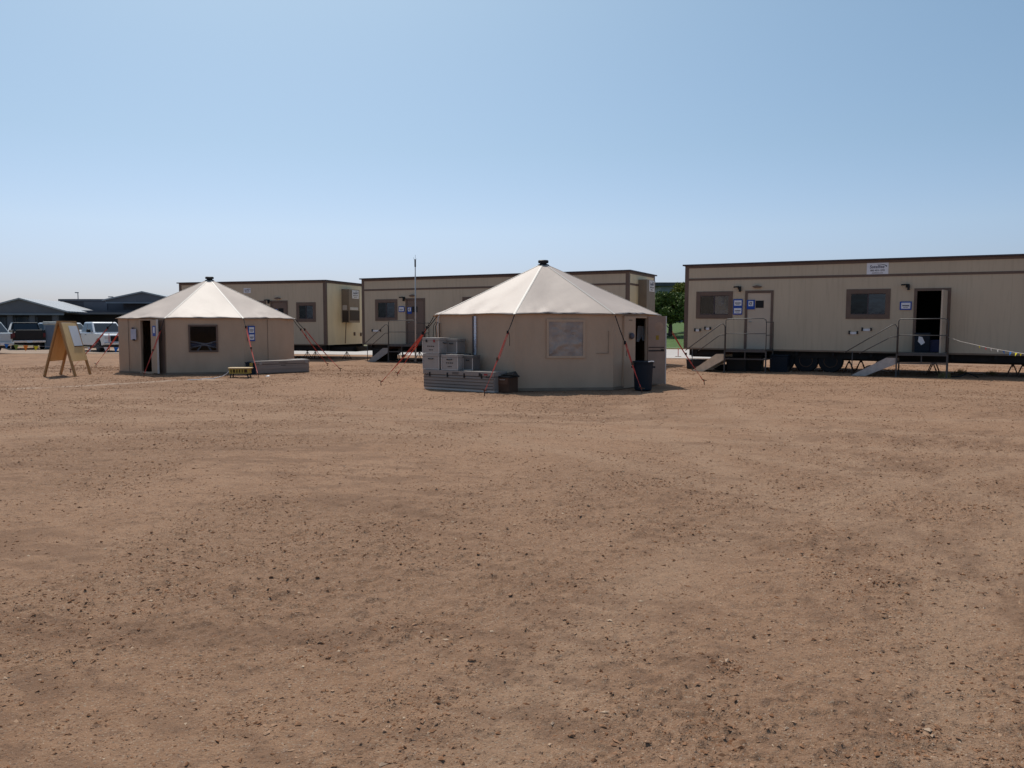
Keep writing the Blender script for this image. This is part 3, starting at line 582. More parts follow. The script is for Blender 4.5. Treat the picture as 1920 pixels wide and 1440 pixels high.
def trailer(label, A, yaw, L, Wd, z0, H, tilt=0, band=True, wins=(), doors=(), endmat=None):
    T = thing('office_trailer', label, 'office trailer', A, yaw, None, 0, tilt); mi = mtx(T).inverted()
    holes = [w[:4] for w in wins]+[d[:4] for d in doors]
    b = MB(); walls(b, L, z0, H, holes, .08); b.box(0, .07, .08, Wd, z0, z0+H)
    b.box(.07, L-.07, Wd-.07, Wd, z0, z0+H); b.box(.07, L-.07, .08, Wd-.07, z0, z0+.1); b.box(.07, L-.07, .08, Wd-.07, z0+H-.1, z0+H-.002)
    b.build('body', M['siding'], T)
    x0_, x1_, y0_, y1_, a_, c_ = .075, L-.075, .0805, Wd-.075, z0+.104, z0+H-.104
    MB().add([(x, y, z) for x in (x0_, x1_) for y in (y0_, y1_) for z in (a_, c_)], [(0, 1, 3, 2), (4, 6, 7, 5), (2, 3, 7, 6), (0, 2, 6, 4), (1, 5, 7, 3)]).build('interior_shade_lining', M['interior'], T)  # added near-black lining paints the inside shade behind doors and windows
    b = MB(); b.box(L-.07, L, .081, Wd, z0, z0+H-.003); b.build('end_wall', endmat or M['siding_end_painted_sun'], T)
    b = MB(); b.box(-.09, L+.09, -.09, Wd+.09, z0+H, z0+H+.05); b.build('roof', M['trim_dark'], T)
    b = MB(); t = .012
    b.box(-t, .13, -t, -.001, z0, z0+H-.001); b.box(-t, -.001, -.001, .13, z0, z0+H-.001); b.build('corner_trim', M['trim'], T)
    b = MB(); b.box(L-.13, L+t, -t, -.001, z0, z0+H-.001); b.box(L+.001, L+t, -.001, .13, z0, z0+H-.001); b.build('corner_trim', M['trim'], T)
    b = MB(); b.box(L+.001, L+t, Wd-.13, Wd+t, z0, z0+H-.001); b.build('corner_trim', M['trim'], T)
    b = MB(); b.box(.13, L-.13, -.016, -.001, z0+H-.09, z0+H-.002); b.box(L+.001, L+.016, .13, Wd-.13, z0+H-.09, z0+H-.002)
    b.build('roof_fascia', M['trim'], T)
    b = MB(); b.box(.13, L-.13, -.014, -.001, z0-.005, z0+.05); b.build('base_trim', M['canvas_dirty'], T)
    if band:
        b = MB(); b.box(.13, L-.13, -.014, -.001, z0+H-.545, z0+H-.465); b.box(L+.001, L+.014, .13, Wd-.13, z0+H-.545, z0+H-.465); b.build('trim_band', M['trim'], T)
    b = MB()
    for yy in (.45, Wd-.6): b.box(.15, L-.15, yy, yy+.15, z0-.30, z0-.01)
    for i in range(int(L/1.2)): b.box(.4+i*1.2, .48+i*1.2, .05, Wd-.05, z0-.14, z0-.011)
    b.box(.15, L-.15, .2, .26, z0-.24, z0-.011)
    b.build('chassis', M['chassis'], T)
    for w in wins:
        x0, x1, za, zb = w[:4]; fw = .15
        b = MB(); b.box(x0-fw, x0, -.02, -.001, za-fw, zb+fw); b.box(x1, x1+fw, -.02, -.001, za-fw, zb+fw); b.box(x0, x1, -.02, -.001, zb, zb+fw); b.box(x0, x1, -.02, -.001, za-fw, za)
        wf = b.build('window_frame', M['trim'], T)
        xm = (x0+x1)/2; MB().box(x0, xm, .02, .026, za, zb).build('pane', M['glass'], wf); MB().box(xm, x1, .012, .018, za, zb).build('pane', M['glass_blue'], wf)
        b = MB(); b.box(xm-.02, xm+.02, -.004, .019, za, zb); b.box(x0, x1, .0, .019, za, za+.025); b.box(x0, x1, .0, .019, zb-.025, zb); b.build('sash', M['trim_dark'], wf)
    for d in doors:
        x0, x1, za, zb, m_, open_ = d[:6]; fw = .085
        b = MB(); b.box(x0-fw, x0, -.024, -.001, za, zb+fw); b.box(x1, x1+fw, -.024, -.001, za, zb+fw); b.box(x0, x1, -.024, -.001, zb, zb+fw)
        b.build('door_frame', M['trim'], T)
        if not open_:
            b = MB(); b.box(x0+.005, x1-.005, .0, .04, za+.01, zb-.005); dr = b.build('door', m_, T)
            b = MB(); b.tube([(x0+.08, -.001, za+.98), (x0+.08, -.05, .98+za), (x0+.17, -.05, .98+za)], .013); b.build('handle', M['galv'], dr)
            if len(d) > 6: wx, wz = d[6]; b = MB(); b.box(wx-.14, wx+.14, -.006, -.001, wz-.13, wz+.13); b.build('door_window', M['black'], dr)
        else:
            b = MB(); b.box(x1-.05, x1-.005, -.85, -.03, za+.01, zb-.005); dr = b.build('door', M['door_tan'], T)
            dr.location = (x1-.03, -.03, 0); dr.data.transform(Matrix.Translation((-(x1-.03), .03, 0))); dr.rotation_euler = (0, 0, R(open_))
            b = MB(); b.box(-.025, .0, -.5, -.3, za+1.05, za+1.10); b.build('handle', M['black'], dr)
            b = MB(); b.box(-.032, -.021, -.62, -.5, za+1.4, za+1.68); b.build('taped_sheet', M['white'], dr)
    return T, mi
def lamp(T, x, z, open_=True):
    b = MB(); b.cbox((x+.02, -.03, z), (.11, .06, .11)); b.bar((x, -.06, z+.04), (x-.16, -.16, z+.03), .07, .05); b.cbox((x+.05, -.09, z-.06), (.07, .09, .16)); b.build('wall_lamp', M['black'], T, bevel=.008)
def vent(T, x, z):
    b = MB(); b.prism([(-.16, 0), (0, .04), (.16, 0), (.14, -.04), (-.1, -.05)], -.10, -.001); b.M = None; o = b.build('vent_hood', M['trim'], T); o.location = (x, 0, z)
def logo(T, x, z, w, y=-.003, M4=None, par=None):
    par = par or T; base = (M4 or Matrix.Identity(4)) @ Matrix.Translation((x, y, z)); h = w*.60
    b = MB(base); b.box(-w/2, w/2, -.006, 0, -h/2, h/2); sg = b.build('company_sign', M['white'], par)
    textmesh('Satellite', w*.215, 'lettering', M['inkblue'], sg, base @ Matrix.Translation((-.03*w, -.008, h*.16)), shear=.15)
    textmesh('800 453-1299', w*.118, 'phone_number', M['ink'], sg, base @ Matrix.Translation((0, -.008, -h*.14)))
    textmesh('satelliteco.com', w*.085, 'web_address', M['ink'], sg, base @ Matrix.Translation((0, -.008, -h*.34)), extra=.4)
    b = MB(base); pts = [(w*(-.02+.42*math.sin(t*PI/2)), -.008, h*(.38-.17*(1-math.cos(t*PI/2)))) for t in [i/8 for i in range(9)]]; b.tube(pts, [w*.006+w*.012*i/8 for i in range(9)], 5); b.lathe([(0, -.012), (w*.03, -.01), (w*.03, -.007)], (pts[-1][0], 0, pts[-1][2]), 8, 'y'); b.build('swoosh', M['ink'], sg)
def board(label, par, mi, u0, v0, u1, v1, papers, icon=False, off=-.03, Mf=None):
    """blue notice board on a trailer front; papers = list of (x0,x1,z0,z1) fractions"""
    x0, zt = onface(mi, u0, v0, 0); x1, zb = onface(mi, u1, v1, 0); Mt = mi.inverted(); w, h = x1-x0, zt-zb
    t = bpy.data.objects.new('notice_board', None); COL.objects.link(t); t.matrix_world = Mt @ Matrix.Translation(((x0+x1)/2, off, (zt+zb)/2)); tag(t, label, 'notice board', 'blue notice boards on trailers and tents')
    mkboard(t, w, h, papers, icon); return t
def mkboard(t, w, h, papers, icon=False):
    b = MB(); b.box(-w/2, w/2, -.004, .004, -h/2, h/2); b.build('backing', M['blue'], t)
    for (a, c, d, e) in papers:
        X0, X1, Z0, Z1 = -w/2+a*w, -w/2+c*w, -h/2+d*h, -h/2+e*h
        b = MB(); b.box(X0, X1, -.008, -.0045, Z0, Z1); pp = b.build('paper', M['white'], t)
        b = MB(); pw, ph = X1-X0, Z1-Z0
        if icon:
            pts = [((X0+X1)/2+pw*.27*math.cos(R(q_)), -.0095, (Z0+Z1)/2+ph*.27*math.sin(R(q_))) for q_ in range(40, 330, 20)]; b.tube(pts, pw*.075, 5); b.box((X0+X1)/2-.02*pw, (X0+X1)/2+.2*pw, -.011, -.0085, (Z0+Z1)/2-.05*ph, (Z0+Z1)/2+.1*ph)
        else:
            b.box(X0+pw*.12, X1-pw*.12, -.0105, -.0085, Z0+ph*.42, Z0+ph*.58); b.box(X0+pw*.22, X1-pw*.25, -.0105, -.0085, Z0+ph*.2, Z0+ph*.27)
        b.build('printed_line', M['inkblue'], pp)
def jack(label, p, rz, h):
    t = thing('jack_stand', label, 'jack stand', p, rz, 'steel jack stands under the trailers')
    b = MB(); tp = Vector((0, 0, h))
    for x, y in ((-.17, -.17), (.17, -.17), (.17, .17), (-.17, .17)): b.bar((x, y, .0), (x*.12, y*.12, h-.05), .022, .022)
    for s in (-1, 1): b.bar((-.17, .17*s, .03), (.17, .17*s, .03), .02, .02); b.bar((.17*s, -.17, .03), (.17*s, .17, .03), .02, .02)
    b.build('leg_frame', M['rust'], t)
    b = MB(); b.tube([(0, 0, h-.12), (0, 0, h)], .02, 8); b.cbox((0, 0, h), (.10, .10, .015)); b.build('screw_head', M['rust'], t)
def wheel(T, x, y, r=.41, name='wheel'):
    b = MB(); b.lathe([(r*.55, -.12), (r*.93, -.12), (r, -.08), (r, .08), (r*.93, .12), (r*.55, .12)], (0, 0, 0), 26, 'y'); w = b.build(name, M['rubber'], T, smooth=False); w.location = (x, y, r)
    b = MB(); b.lathe([(.05, -.10), (r*.3, -.07), (r*.5, -.12), (r*.56, -.13), (r*.56, -.05)], (0, 0, 0), 20, 'y'); b.build('rim', M['rust'], w)
    return w
def stairs(label, T, s0, s1, zl, dep=1.25, run=1.05, tm=None, lab_mi=None):
    """landing between local x s0..s1 in front of the trailer, steps going down to the left"""
    Mt = mtx(T); o = bpy.data.objects.new('access_stairs', None); COL.objects.link(o); o.location = Mt @ Vector((s0, -dep, 0)); o.location.z = 0; o.rotation_euler = (0, 0, T.rotation_euler.z)
    tag(o, label, 'stairs', 'metal stairs up to the trailer doors'); w = s1-s0; ya, yb = 0, dep-.12; tm = tm or M['tread']
    b = MB(); b.box(0, w, ya, yb, zl-.05, zl); b.build('landing', M['rail'], o)
    b = MB()
    for yy in (ya, yb): b.box(0, w, yy-.02, yy+.02, zl-.35, zl-.31); b.box(0, w, yy-.021, yy+.021, zl-.09, zl-.051)
    for xx in (0, w): b.box(xx-.02, xx+.02, ya+.02, yb-.02, zl-.35, zl-.31)
    b.box(w*.5-.015, w*.5+.015, ya-.015, ya+.015, zl-.31, zl-.09)
    b.build('landing_frame', M['rail'], o)
    for xx in (0, w):
        for yy in (ya, yb): b = MB(); b.box(xx-.022, xx+.022, yy-.024, yy+.024, 0, zl-.05); b.build('leg', M['rail'], o)
    n = 4; rise = zl/(n+1); going = run/n
    for yy in (ya+.02, yb-.02):
        b = MB(); b.prism([(-.0, zl-.16), (-.28, zl-.16), (-run-.12, .0), (-run+.32, .0), (0, zl-.44)][::1] if False else [(0, zl-.17), (-.30, zl-.17), (-run-.14, .0), (-run+.30, .0), (0, zl-.36)], yy-.015, yy+.015); b.build('stringer', tm, o)
    for i in range(n):
        z = zl-(i+1)*rise; x = -(i+1)*going
        b = MB(); b.box(x, x+going+.02, ya+.036, yb-.036, z-.03, z); b.box(x+going-.005, x+going+.015, ya+.036, yb-.036, z+.0, z+rise-.032); b.build('tread', M['rust'], o)
    b = MB(); b.box(-run-.11, -run+.0, ya+.036, yb-.036, 0.01, rise*.35); b.build('bottom_riser', M['rust'], o)
    b = MB(); hr = .95; r = .016
    for yy in (ya,):
        b.tube([(-run-.1, yy, .04), (-run-.1, yy, .78)], r, 6)
        b.tube([(-run-.35, yy, .12+.62), (-.16, yy, zl+hr-.08), (-.06, yy, zl+hr-.06), (0, yy, zl+hr-.16), (0, yy, zl-.3)], r, 6)
        b.tube([(-run+.1, yy, .72), (-.16, yy, zl+hr-.45), (0, yy, zl+hr-.45)], r*.85, 6)
    b.build('stair_rail', M['rail'], o, smooth=True)
    b = MB()
    b.tube([(0.03, ya, zl-.05), (.03, ya, zl+1.0), (.08, ya, zl+1.06), (w-.1, ya, zl+1.07), (w-.02, ya, zl+1.02), (w, ya, zl+.9), (w, ya, zl-.05)], r, 6)
    b.tube([(.03, ya, zl+.55), (w, ya, zl+.55)], r*.85, 6)
    b.tube([(w, ya, zl+.95), (w, yb, zl+.95), (w, yb, zl-.05)], r, 6); b.tube([(w, ya, zl+.5), (w, yb, zl+.5)], r*.85, 6)
    b.build('landing_rail', M['rail'], o, smooth=True)
    return o
def frame_from(u0, v0, u1, v1, mi, inset=.15):
    x0, zt = onface(mi, u0, v0); x1, zb = onface(mi, u1, v1); return (x0+inset, x1-inset, zb+inset, zt-inset)
def TM(A, yaw, tilt): return Matrix.LocRotScale(Vector(A), Matrix.Rotation(yaw, 3, 'Z').to_euler() if not tilt else __import__('mathutils').Euler((0, tilt, yaw)), None).inverted()

# ---- right trailer
A3 = (6.45, 30.0, 0); y3 = math.atan2(24.7-30, 15.8-6.45); t3 = R(.37); m3 = TM(A3, y3, t3)
z03, H3 = .76, 3.08
w1 = frame_from(1306, 547, 1373, 597.5, m3); w2 = frame_from(1587.5, 542.5, 1668, 598, m3)
dx0, dzt = onface(m3, 1402, 549.5); dx1, _ = onface(m3, 1446, 549); ex0_, ezt = onface(m3, 1720, 545.5); ex1_, _ = onface(m3, 1778, 546)
wx, wz = onface(m3, 1424.5, 570.5)
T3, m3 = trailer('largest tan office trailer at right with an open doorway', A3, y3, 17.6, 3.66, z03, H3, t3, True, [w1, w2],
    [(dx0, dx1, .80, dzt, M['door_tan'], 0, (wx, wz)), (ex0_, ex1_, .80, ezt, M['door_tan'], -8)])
lx, lz = onface(m3, 1386, 540); lamp(T3, lx, lz); lx, lz = onface(m3, 1701, 536); lamp(T3, lx, lz); vx, vz = onface(m3, 1420, 537); vent(T3, vx, vz)
sx_, sz_ = onface(m3, 1645.5, 504); logo(T3, sx_, sz_, .66)
board('tall blue notice board with two sheets left of the closed tan door', T3, m3, 1375.5, 561, 1392, 590, [(.1, .9, .58, .92), (.1, .9, .08, .42)])
board('small blue notice with round emblem on the closed tan door', T3, m3, 1401, 562.5, 1415.5, 580, [(.2, .8, .34, .88)], True)
board('blue notice board left of the open trailer doorway', T3, m3, 1687.5, 565.5, 1709, 581, [(.12, .9, .14, .86)])
def brackets(T, mi, u, v, w=.30):
    x, z = onface(mi, u, v); b = MB(); b.box(x-w/2, x-w/2+.05, -.05, -.001, z-.05, z+.07); b.box(x+w/2-.05, x+w/2, -.05, -.001, z-.04, z+.06); b.build('hose_bracket', M['ink'], T)
    b = MB(); b.box(x-w/2+.05, x+w/2-.05, -.02, -.001, z-.05, z+.03); b.build('pale_label', M['white'], T)
brackets(T3, m3, 1308, 619, .24); brackets(T3, m3, 1327, 616, .24); brackets(T3, m3, 1600, 624, .30); brackets(T3, m3, 1625, 618, .32)
s0, _ = onface(m3, 1359, 650, -1.25); s1, _ = onface(m3, 1436.5, 650, -1.25)
stairs('stairs with pale plywood steps up to the closed tan trailer door', T3, s0, s1, .80, tm=M['tread_ply'])
s0, _ = onface(m3, 1682, 650, -1.25); s1, _ = onface(m3, 1777, 650, -1.25)
stairs('grey stairs up to the open dark trailer doorway', T3, s0, s1, .77, run=1.2)
for u in (1468, 1512, 1558):
    x, _ = onface(m3, u, 680, .35); w = wheel(T3, x, .35); w.location.z = .41+.02
Mt3 = mtx(T3)
def under(u, v, yl): x, z = onface(m3, u, v, yl); p = Mt3 @ Vector((x, yl, 0)); p.z = 0; return p
jack_data = [(1592, .45, 'single stand just right of the trailer wheels'), (1614, 1.4, 'behind the foot of the grey stairs'), (1748, .6, 'under the middle of the open doorway landing'), (1752, 1.9, 'farther one behind the open doorway landing'), (1899, .5, 'near the right edge of the picture under the coloured flags'), (1919, .9, 'cut by the right edge under the largest trailer')]
for u, yl, lb in jack_data: p = under(u, 690, yl); jack('jack stand, '+lb, p, y3, .44)
# bins and boxes under and on the trailer
def crate(name, label, cat, p, rz, sx, sy, sz, m, lid=True):
    t = thing(name, label, cat, p, rz); b = MB(); k = .93
    vs = [(-sx/2*k, -sy/2*k, 0), (sx/2*k, -sy/2*k, 0), (sx/2*k, sy/2*k, 0), (-sx/2*k, sy/2*k, 0), (-sx/2, -sy/2, sz*.93), (sx/2, -sy/2, sz*.93), (sx/2, sy/2, sz*.93), (-sx/2, sy/2, sz*.93)]
    b.add(vs, [(0, 3, 2, 1), (4, 5, 6, 7), (0, 1, 5, 4), (1, 2, 6, 5), (2, 3, 7, 6), (3, 0, 4, 7)]); b.build('tub', m, t, bevel=.015)
    if lid: b = MB(); b.box(-sx/2-.02, sx/2+.02, -sy/2-.02, sy/2+.02, sz*.93, sz); b.build('lid', m, t, bevel=.01)
    return t
p = under(1383, 690, -.25); crate('storage_tote', 'black lidded tote under the tan door landing', 'tote', p, y3, .72, .5, .50, M['bin_dark'])
p = under(1414, 690, -.15); crate('storage_tote', 'taller black tote beside the lidded one under the landing', 'tote', p, y3, .6, .5, .58, M['black'])
p = under(1462, 690, -.1); crate('storage_tote', 'navy blue tote in front of the trailer wheels', 'tote', p, y3, .62, .5, .60, M['bin_blue'])
p = under(1306, 690, .5); crate('storage_tote', 'dark box behind the pale plywood steps', 'tote', p, y3, .66, .5, .36, M['bin_dark'])
p = under(1357, 690, .2); t = thing('spare_tyre', 'spare tyre lying in shade left of the black tote', 'tyre', p+Vector((0, 0, .1)), 0)
MB().lathe([(.17, -.1), (.30, -.1), (.34, -.06), (.34, .06), (.30, .1), (.17, .1)], n=22).build('tread', M['rubber'], t); MB().lathe([(.0, -.05), (.16, -.06), (.168, 0), (.16, .06), (.0, .05)], n=16).build('rim', M['galv'], t)
# bins at the open doorway
lx, _ = onface(m3, 1730, 640, -.3); p = Mt3 @ Vector((lx, -.30, 0)); p.z = .78
tr = crate('waste_bin', 'dark bin with torn white label in the open trailer doorway', 'bin', p, y3, .46, .4, .66, M['bin_blue'], False)
b = MB(); b.add([(-.10, -.205, .50), (.0, -.205, .48), (.08, -.205, .30), (-.02, -.205, .22), (-.12, -.205, .34)], [(0, 1, 2, 3, 4)]); b.build('torn_label', M['white'], tr).modifiers.new('t', 'SOLIDIFY').thickness = .003
lx, _ = onface(m3, 1753, 645, -.2); p = Mt3 @ Vector((lx, -.2, 0)); p.z = .78
crate('waste_bin', 'lower navy bin right of the labelled one in the doorway', 'bin', p, y3, .34, .34, .42, mat('navy_box', (.03, .035, .09), .6), False)
# papers inside the first window
x, z = onface(m3, 1352, 568, .25); p = Mt3 @ Vector((x, .25, z)); tag(MB().box(-.1, .1, -.002, .002, -.09, .09).build('window_paper', M['white'], loc=p), 'sheet of paper inside the window left of the tan door', 'paper').rotation_euler = (0, 0, y3)
x, z = onface(m3, 1350, 585, .5); p = Mt3 @ Vector((x, .5, z-.25))
t = thing('cardboard_box', 'pale box standing inside the window left of the tan door', 'box', p, y3); MB().box(-.28, .3, -.15, .15, 0, .30).build('carton', mat('pale_card', (.55, .5, .42), .8), t); MB().box(.05, .3, -.16, -.151, .2, .32).build('flap', M['white'], t)
# hose and weeds
b = MB(); g = [under(1775, 700, -.6), under(1790, 700, -.7), under(1803, 700, -.6), under(1812, 700, -.5), under(1820, 700, -.6), under(1835, 700, -.7)]
zz = [.03, .02, .05, .14, .12, .02]; b.tube([Vector((q_.x, q_.y, z_)) for q_, z_ in zip(g, zz)], .02, 8); tag(b.build('hose', M['black'], smooth=True), 'black hose looped on the ground right of the grey stairs', 'hose')

# ---- middle trailer
A4 = (-7.1, 38.0, 0); y4 = math.atan2(32.2-38.0, 4.68+7.1); m4 = TM(A4, y4, 0)
L4 = math.hypot(11.78, 5.8); w1 = frame_from(703.5, 561.5, 745.5, 601.5, m4)
w2x0, w2zt = onface(m4, 869, 559); w2 = (w2x0+.1, w2x0+1.0, w2zt-.9, w2zt-.1)
dx0, dzt = onface(m4, 763.5, 563); dx1, _ = onface(m4, 794, 562.5); wx, wz = onface(m4, 778, 580)
T4, m4 = trailer('middle tan office trailer behind the thin antenna mast', A4, y4, L4, 3.66, .74, 3.07, 0, True, [w1, w2], [(dx0, dx1, .80, dzt, M['door_brown'], 0, (wx, wz))], endmat=M['siding_end_painted_sun'])
lx, lz = onface(m4, 757, 559); lamp(T4, lx, lz); vx, vz = onface(m4, 774, 554); vent(T4, vx, vz)
board('blue notice board between window and brown door of middle trailer', T4, m4, 748, 574.5, 759, 585, [(.1, .9, .15, .85)])
board('blue notice with round emblem on the brown trailer door', T4, m4, 764.5, 576, 772.5, 588.5, [(.15, .85, .38, .92)], True)
brackets(T4, m4, 706, 620, .5)
s0, _ = onface(m4, 728, 640, -1.25); s1, _ = onface(m4, 775, 640, -1.25)
stairs('dark stairs up to the brown door of the middle trailer', T4, s0, s1+.1, .80, tm=M['galv'])
Mt4 = mtx(T4)
def under4(u, yl): x, z = onface(m4, u, 680, yl); p = Mt4 @ Vector((x, yl, 0)); p.z = 0; return p
jack('jack stand behind the landing of the middle trailer stairs', under4(748, .6), y4, .43); jack('jack stand right of the antenna mast foot', under4(787, .7), y4, .43)
for x_ in (8.6, 9.5): wheel(T4, x_, .35)
b = MB(); b.prism([(.2, .72), (1.4, .72), (1.4, .45), (.7, .45)], .5, 3.1); b.build('tongue', M['chassis'], T4)
p = under4(698, 1.2); t = thing('equipment_case', 'black box in shade under the dark stairs of middle trailer', 'case', under4(722, -.5), y4); MB().box(-.5, .5, -.3, .3, .05, .5).build('case_body', M['black'], t, bevel=.02); MB().box(-.51, .51, -.31, .31, .5, .54).build('lid', M['black'], t)
def hvac(T, mi, L, ua, ub, va, vb, wide, sign=True):
    ya, zt = onend(mi, ua, va, L); yb, zb = onend(mi, ub, vb, L+.0)
    h = MB(); h.box(L+.002, L+wide, ya, yb, zb, zt); o = h.build('air_conditioner', M['metalhvac'], T, bevel=.01)
    hh = zt-zb; b = MB()
    b.box(L+wide+.001, L+wide+.012, ya+.05, yb-.05, zb+.06*hh, zb+.36*hh)
    b.box(L+.05, L+wide-.05, ya-.012, ya-.001, zb+.02*hh, zb+.35*hh)
    b.build('grille', M['hvacdark'], o)
    b = MB(); b.box(L+.06, L+wide*.7, ya-.008, ya-.001, zb+.38*hh, zb+.52*hh); b.box(L+wide+.001, L+wide+.010, ya+.08, yb-.2, zb+.38*hh, zb+.46*hh); b.build('data_plate', M['alu_edge'], o)
    b = MB(); b.tube([(L+wide*.5, ya+.05, zb), (L+wide*.35, ya+.05, .75)], .022, 6); b.build('conduit', M['trim'], o)
    if sign:
        w = (yb-ya)*.62; Mx = Matrix.Translation((L+wide+.002, (ya+yb)/2+.1, zt-.25)) @ Matrix.Rotation(PI/2, 4, 'Z')
        logo(T, 0, 0, w, y=-.002, M4=Mx, par=o)
    return ya, yb, zb, zt
hvac(T4, m4, L4, 1197, 1212, 524, 640, .36)

# ---- left trailer
A5 = (-16.9, 40.8, 0); y5 = math.atan2(38.4-40.8, 7.98); L5 = math.hypot(7.98, 2.4); m5 = TM(A5, y5, 0)
w1 = frame_from(555.5, 567, 592.5, 603.5, m5); w2x1, w2zt = onface(m5, 497, 566); w2 = (w2x1-1.0, w2x1-.1, w2zt-.9, w2zt-.1)
dx0, dzt = onface(m5, 510, 567); dx1, _ = onface(m5, 536.5, 567); wx, wz = onface(m5, 527, 583)
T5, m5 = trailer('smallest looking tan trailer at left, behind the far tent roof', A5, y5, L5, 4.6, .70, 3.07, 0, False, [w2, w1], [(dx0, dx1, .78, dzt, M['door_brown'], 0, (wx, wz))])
lx, lz = onface(m5, 503.5, 564); lamp(T5, lx, lz); vx, vz = onface(m5, 521, 559); vent(T5, vx, vz)
sx_, sz_ = onface(m5, 463.5, 545); logo(T5, sx_, sz_, .40)
board('small blue notice on brown door above the far tent roof', T5, m5, 512, 579.5, 521, 590, [(.15, .85, .38, .92)], True)
ya, yb, zb, zt = hvac(T5, m5, L5, 640, 661, 542, 605, .42)
for u, v in ((664, 626), (676, 627)):
    yy, z = onend(m5, u, v, L5); b = MB(); b.box(L5+.001, L5+.06, yy-.05, yy+.05, z-.09, z+.09); b.build('outlet_box', M['trim'], T5, bevel=.008)
Mt5 = mtx(T5)
b = MB(); b.box(L5-.3, L5+1.2, .8, 1.0, .38, .60); b.box(L5-.3, L5+1.2, 2.6, 2.8, .38, .60); b.box(L5+1.0, L5+1.2, .8, 2.8, .385, .595); b.build('tow_bar', M['chassis'], T5)
for k, (x_, y_, lb) in enumerate(((L5-.9, .5, 'nearest of three under the left trailer'), (L5+.6, .9, 'under the tow bar of the left trailer'), (L5-1.4, .6, 'leftmost one right behind the far tent wall'))):
    p = Mt5 @ Vector((x_, y_, 0)); jack('jack stand '+lb, p, y5, .39)
for x_ in (3.0, 3.9): wheel(T5, x_, .35, .38)

# ------------------------------------------------------------------ mast
bp = gnd(779.5, 681); t = thing('antenna_mast', 'thin grey antenna mast standing in front of the middle trailer', 'mast', bp, 0)
Yb = bp.y; tp = at(778.5, 496, Yb)-bp; b = MB(); b.tube([(0, 0, 0), tp*.5, tp], [.035, .03, .022], 10); b.build('pole', M['alu_edge'], t, smooth=True)
b = MB(); b.tube([tp-Vector((0, 0, .1)), tp+Vector((0, 0, .22))], .035, 8); b.tube([tp+Vector((0, 0, .1)), tp+Vector((-.07, 0, .3))], .006, 5); b.tube([tp+Vector((0, 0, .1)), tp+Vector((.01, 0, .42))], .006, 5); b.tube([tp+Vector((0, 0, .1)), tp+Vector((.05, 0, .26))], .006, 5); b.build('antenna', M['rail'], t)
b = MB(); b.lathe([(.09, 0), (.09, .03), (.05, .05)], n=12); b.build('base_plate', M['rust'], t)

# ------------------------------------------------------------------ boxes by the near tent
def ang_of(p, q): return math.atan2(q.y-p.y, q.x-p.x)
cA = gnd(794.5, 728.5); cB = gnd(926, 736.5)
cr = ang_of(cA, cB); CL = (cB-cA).length
t = thing('storage_chest', 'long grey tan chest carrying the stacked white boxes', 'chest', (cA.x, cA.y, 0), cr)
CH = .50
def slats(mb, L, z0, z1, n, y=-.012):
    h = (z1-z0)/n
    for i in range(n): mb.box(.02, L-.02, y, -.0005, z0+i*h+.008, z0+(i+1)*h-.008)
MB().box(0, CL, 0, .52, .05, CH-.13).build('chest_body', M['chest'], t, bevel=.01)
b = MB(); slats(b, CL, .07, CH-.14, 4); b.build('side_rib', M['chest'], t, bevel=.004)
b = MB(); b.box(-.01, CL+.01, -.014, .53, CH-.12, CH); b.build('lid', M['chest'], t, bevel=.012)
for f in (.10, .36, .60, .84):
    b = MB(); b.box(CL*f-.018, CL*f+.018, -.03, -.0145, CH-.17, CH-.06); b.build('latch', M['ink'], t)
for f in (.05, .93): b = MB(); b.tube([(CL*f-.04, -.013, CH-.1), (CL*f-.04, -.05, CH-.14), (CL*f+.04, -.05, CH-.14), (CL*f+.04, -.013, CH-.1)], .007, 6); b.build('handle', M['black'], t)
b = MB(); b.box(CL*.43, CL*.52, -.017, -.0145, CH-.06, CH-.045); b.box(CL*.43, CL*.52, -.017, -.0145, CH-.09, CH-.075); b.box(CL*.80, CL*.83, -.017, -.0145, CH-.11, CH-.04); b.build('stencil', M['ink'], t)
b = MB()
for zq in (.075, .155, .235, .315): b.box(.01, CL-.01, -.0165, -.0126, zq-.006, zq+.006)
b.build('rib_groove', mat('groove', (.10, .085, .075), .8), t)
b = MB(); b.box(CL*.87, CL*.92, -.017, -.0145, CH-.09, CH-.05); b.build('red_sticker', M['redlabel'], t)
b = MB(); b.box(.0, CL, .02, .5, 0, .05); b.build('skid', M['alu_edge'], t)
Mc = mtx(t)
def onchest(u, v, yl): x, z = onface(Mc.inverted(), u, v, yl); return x, z
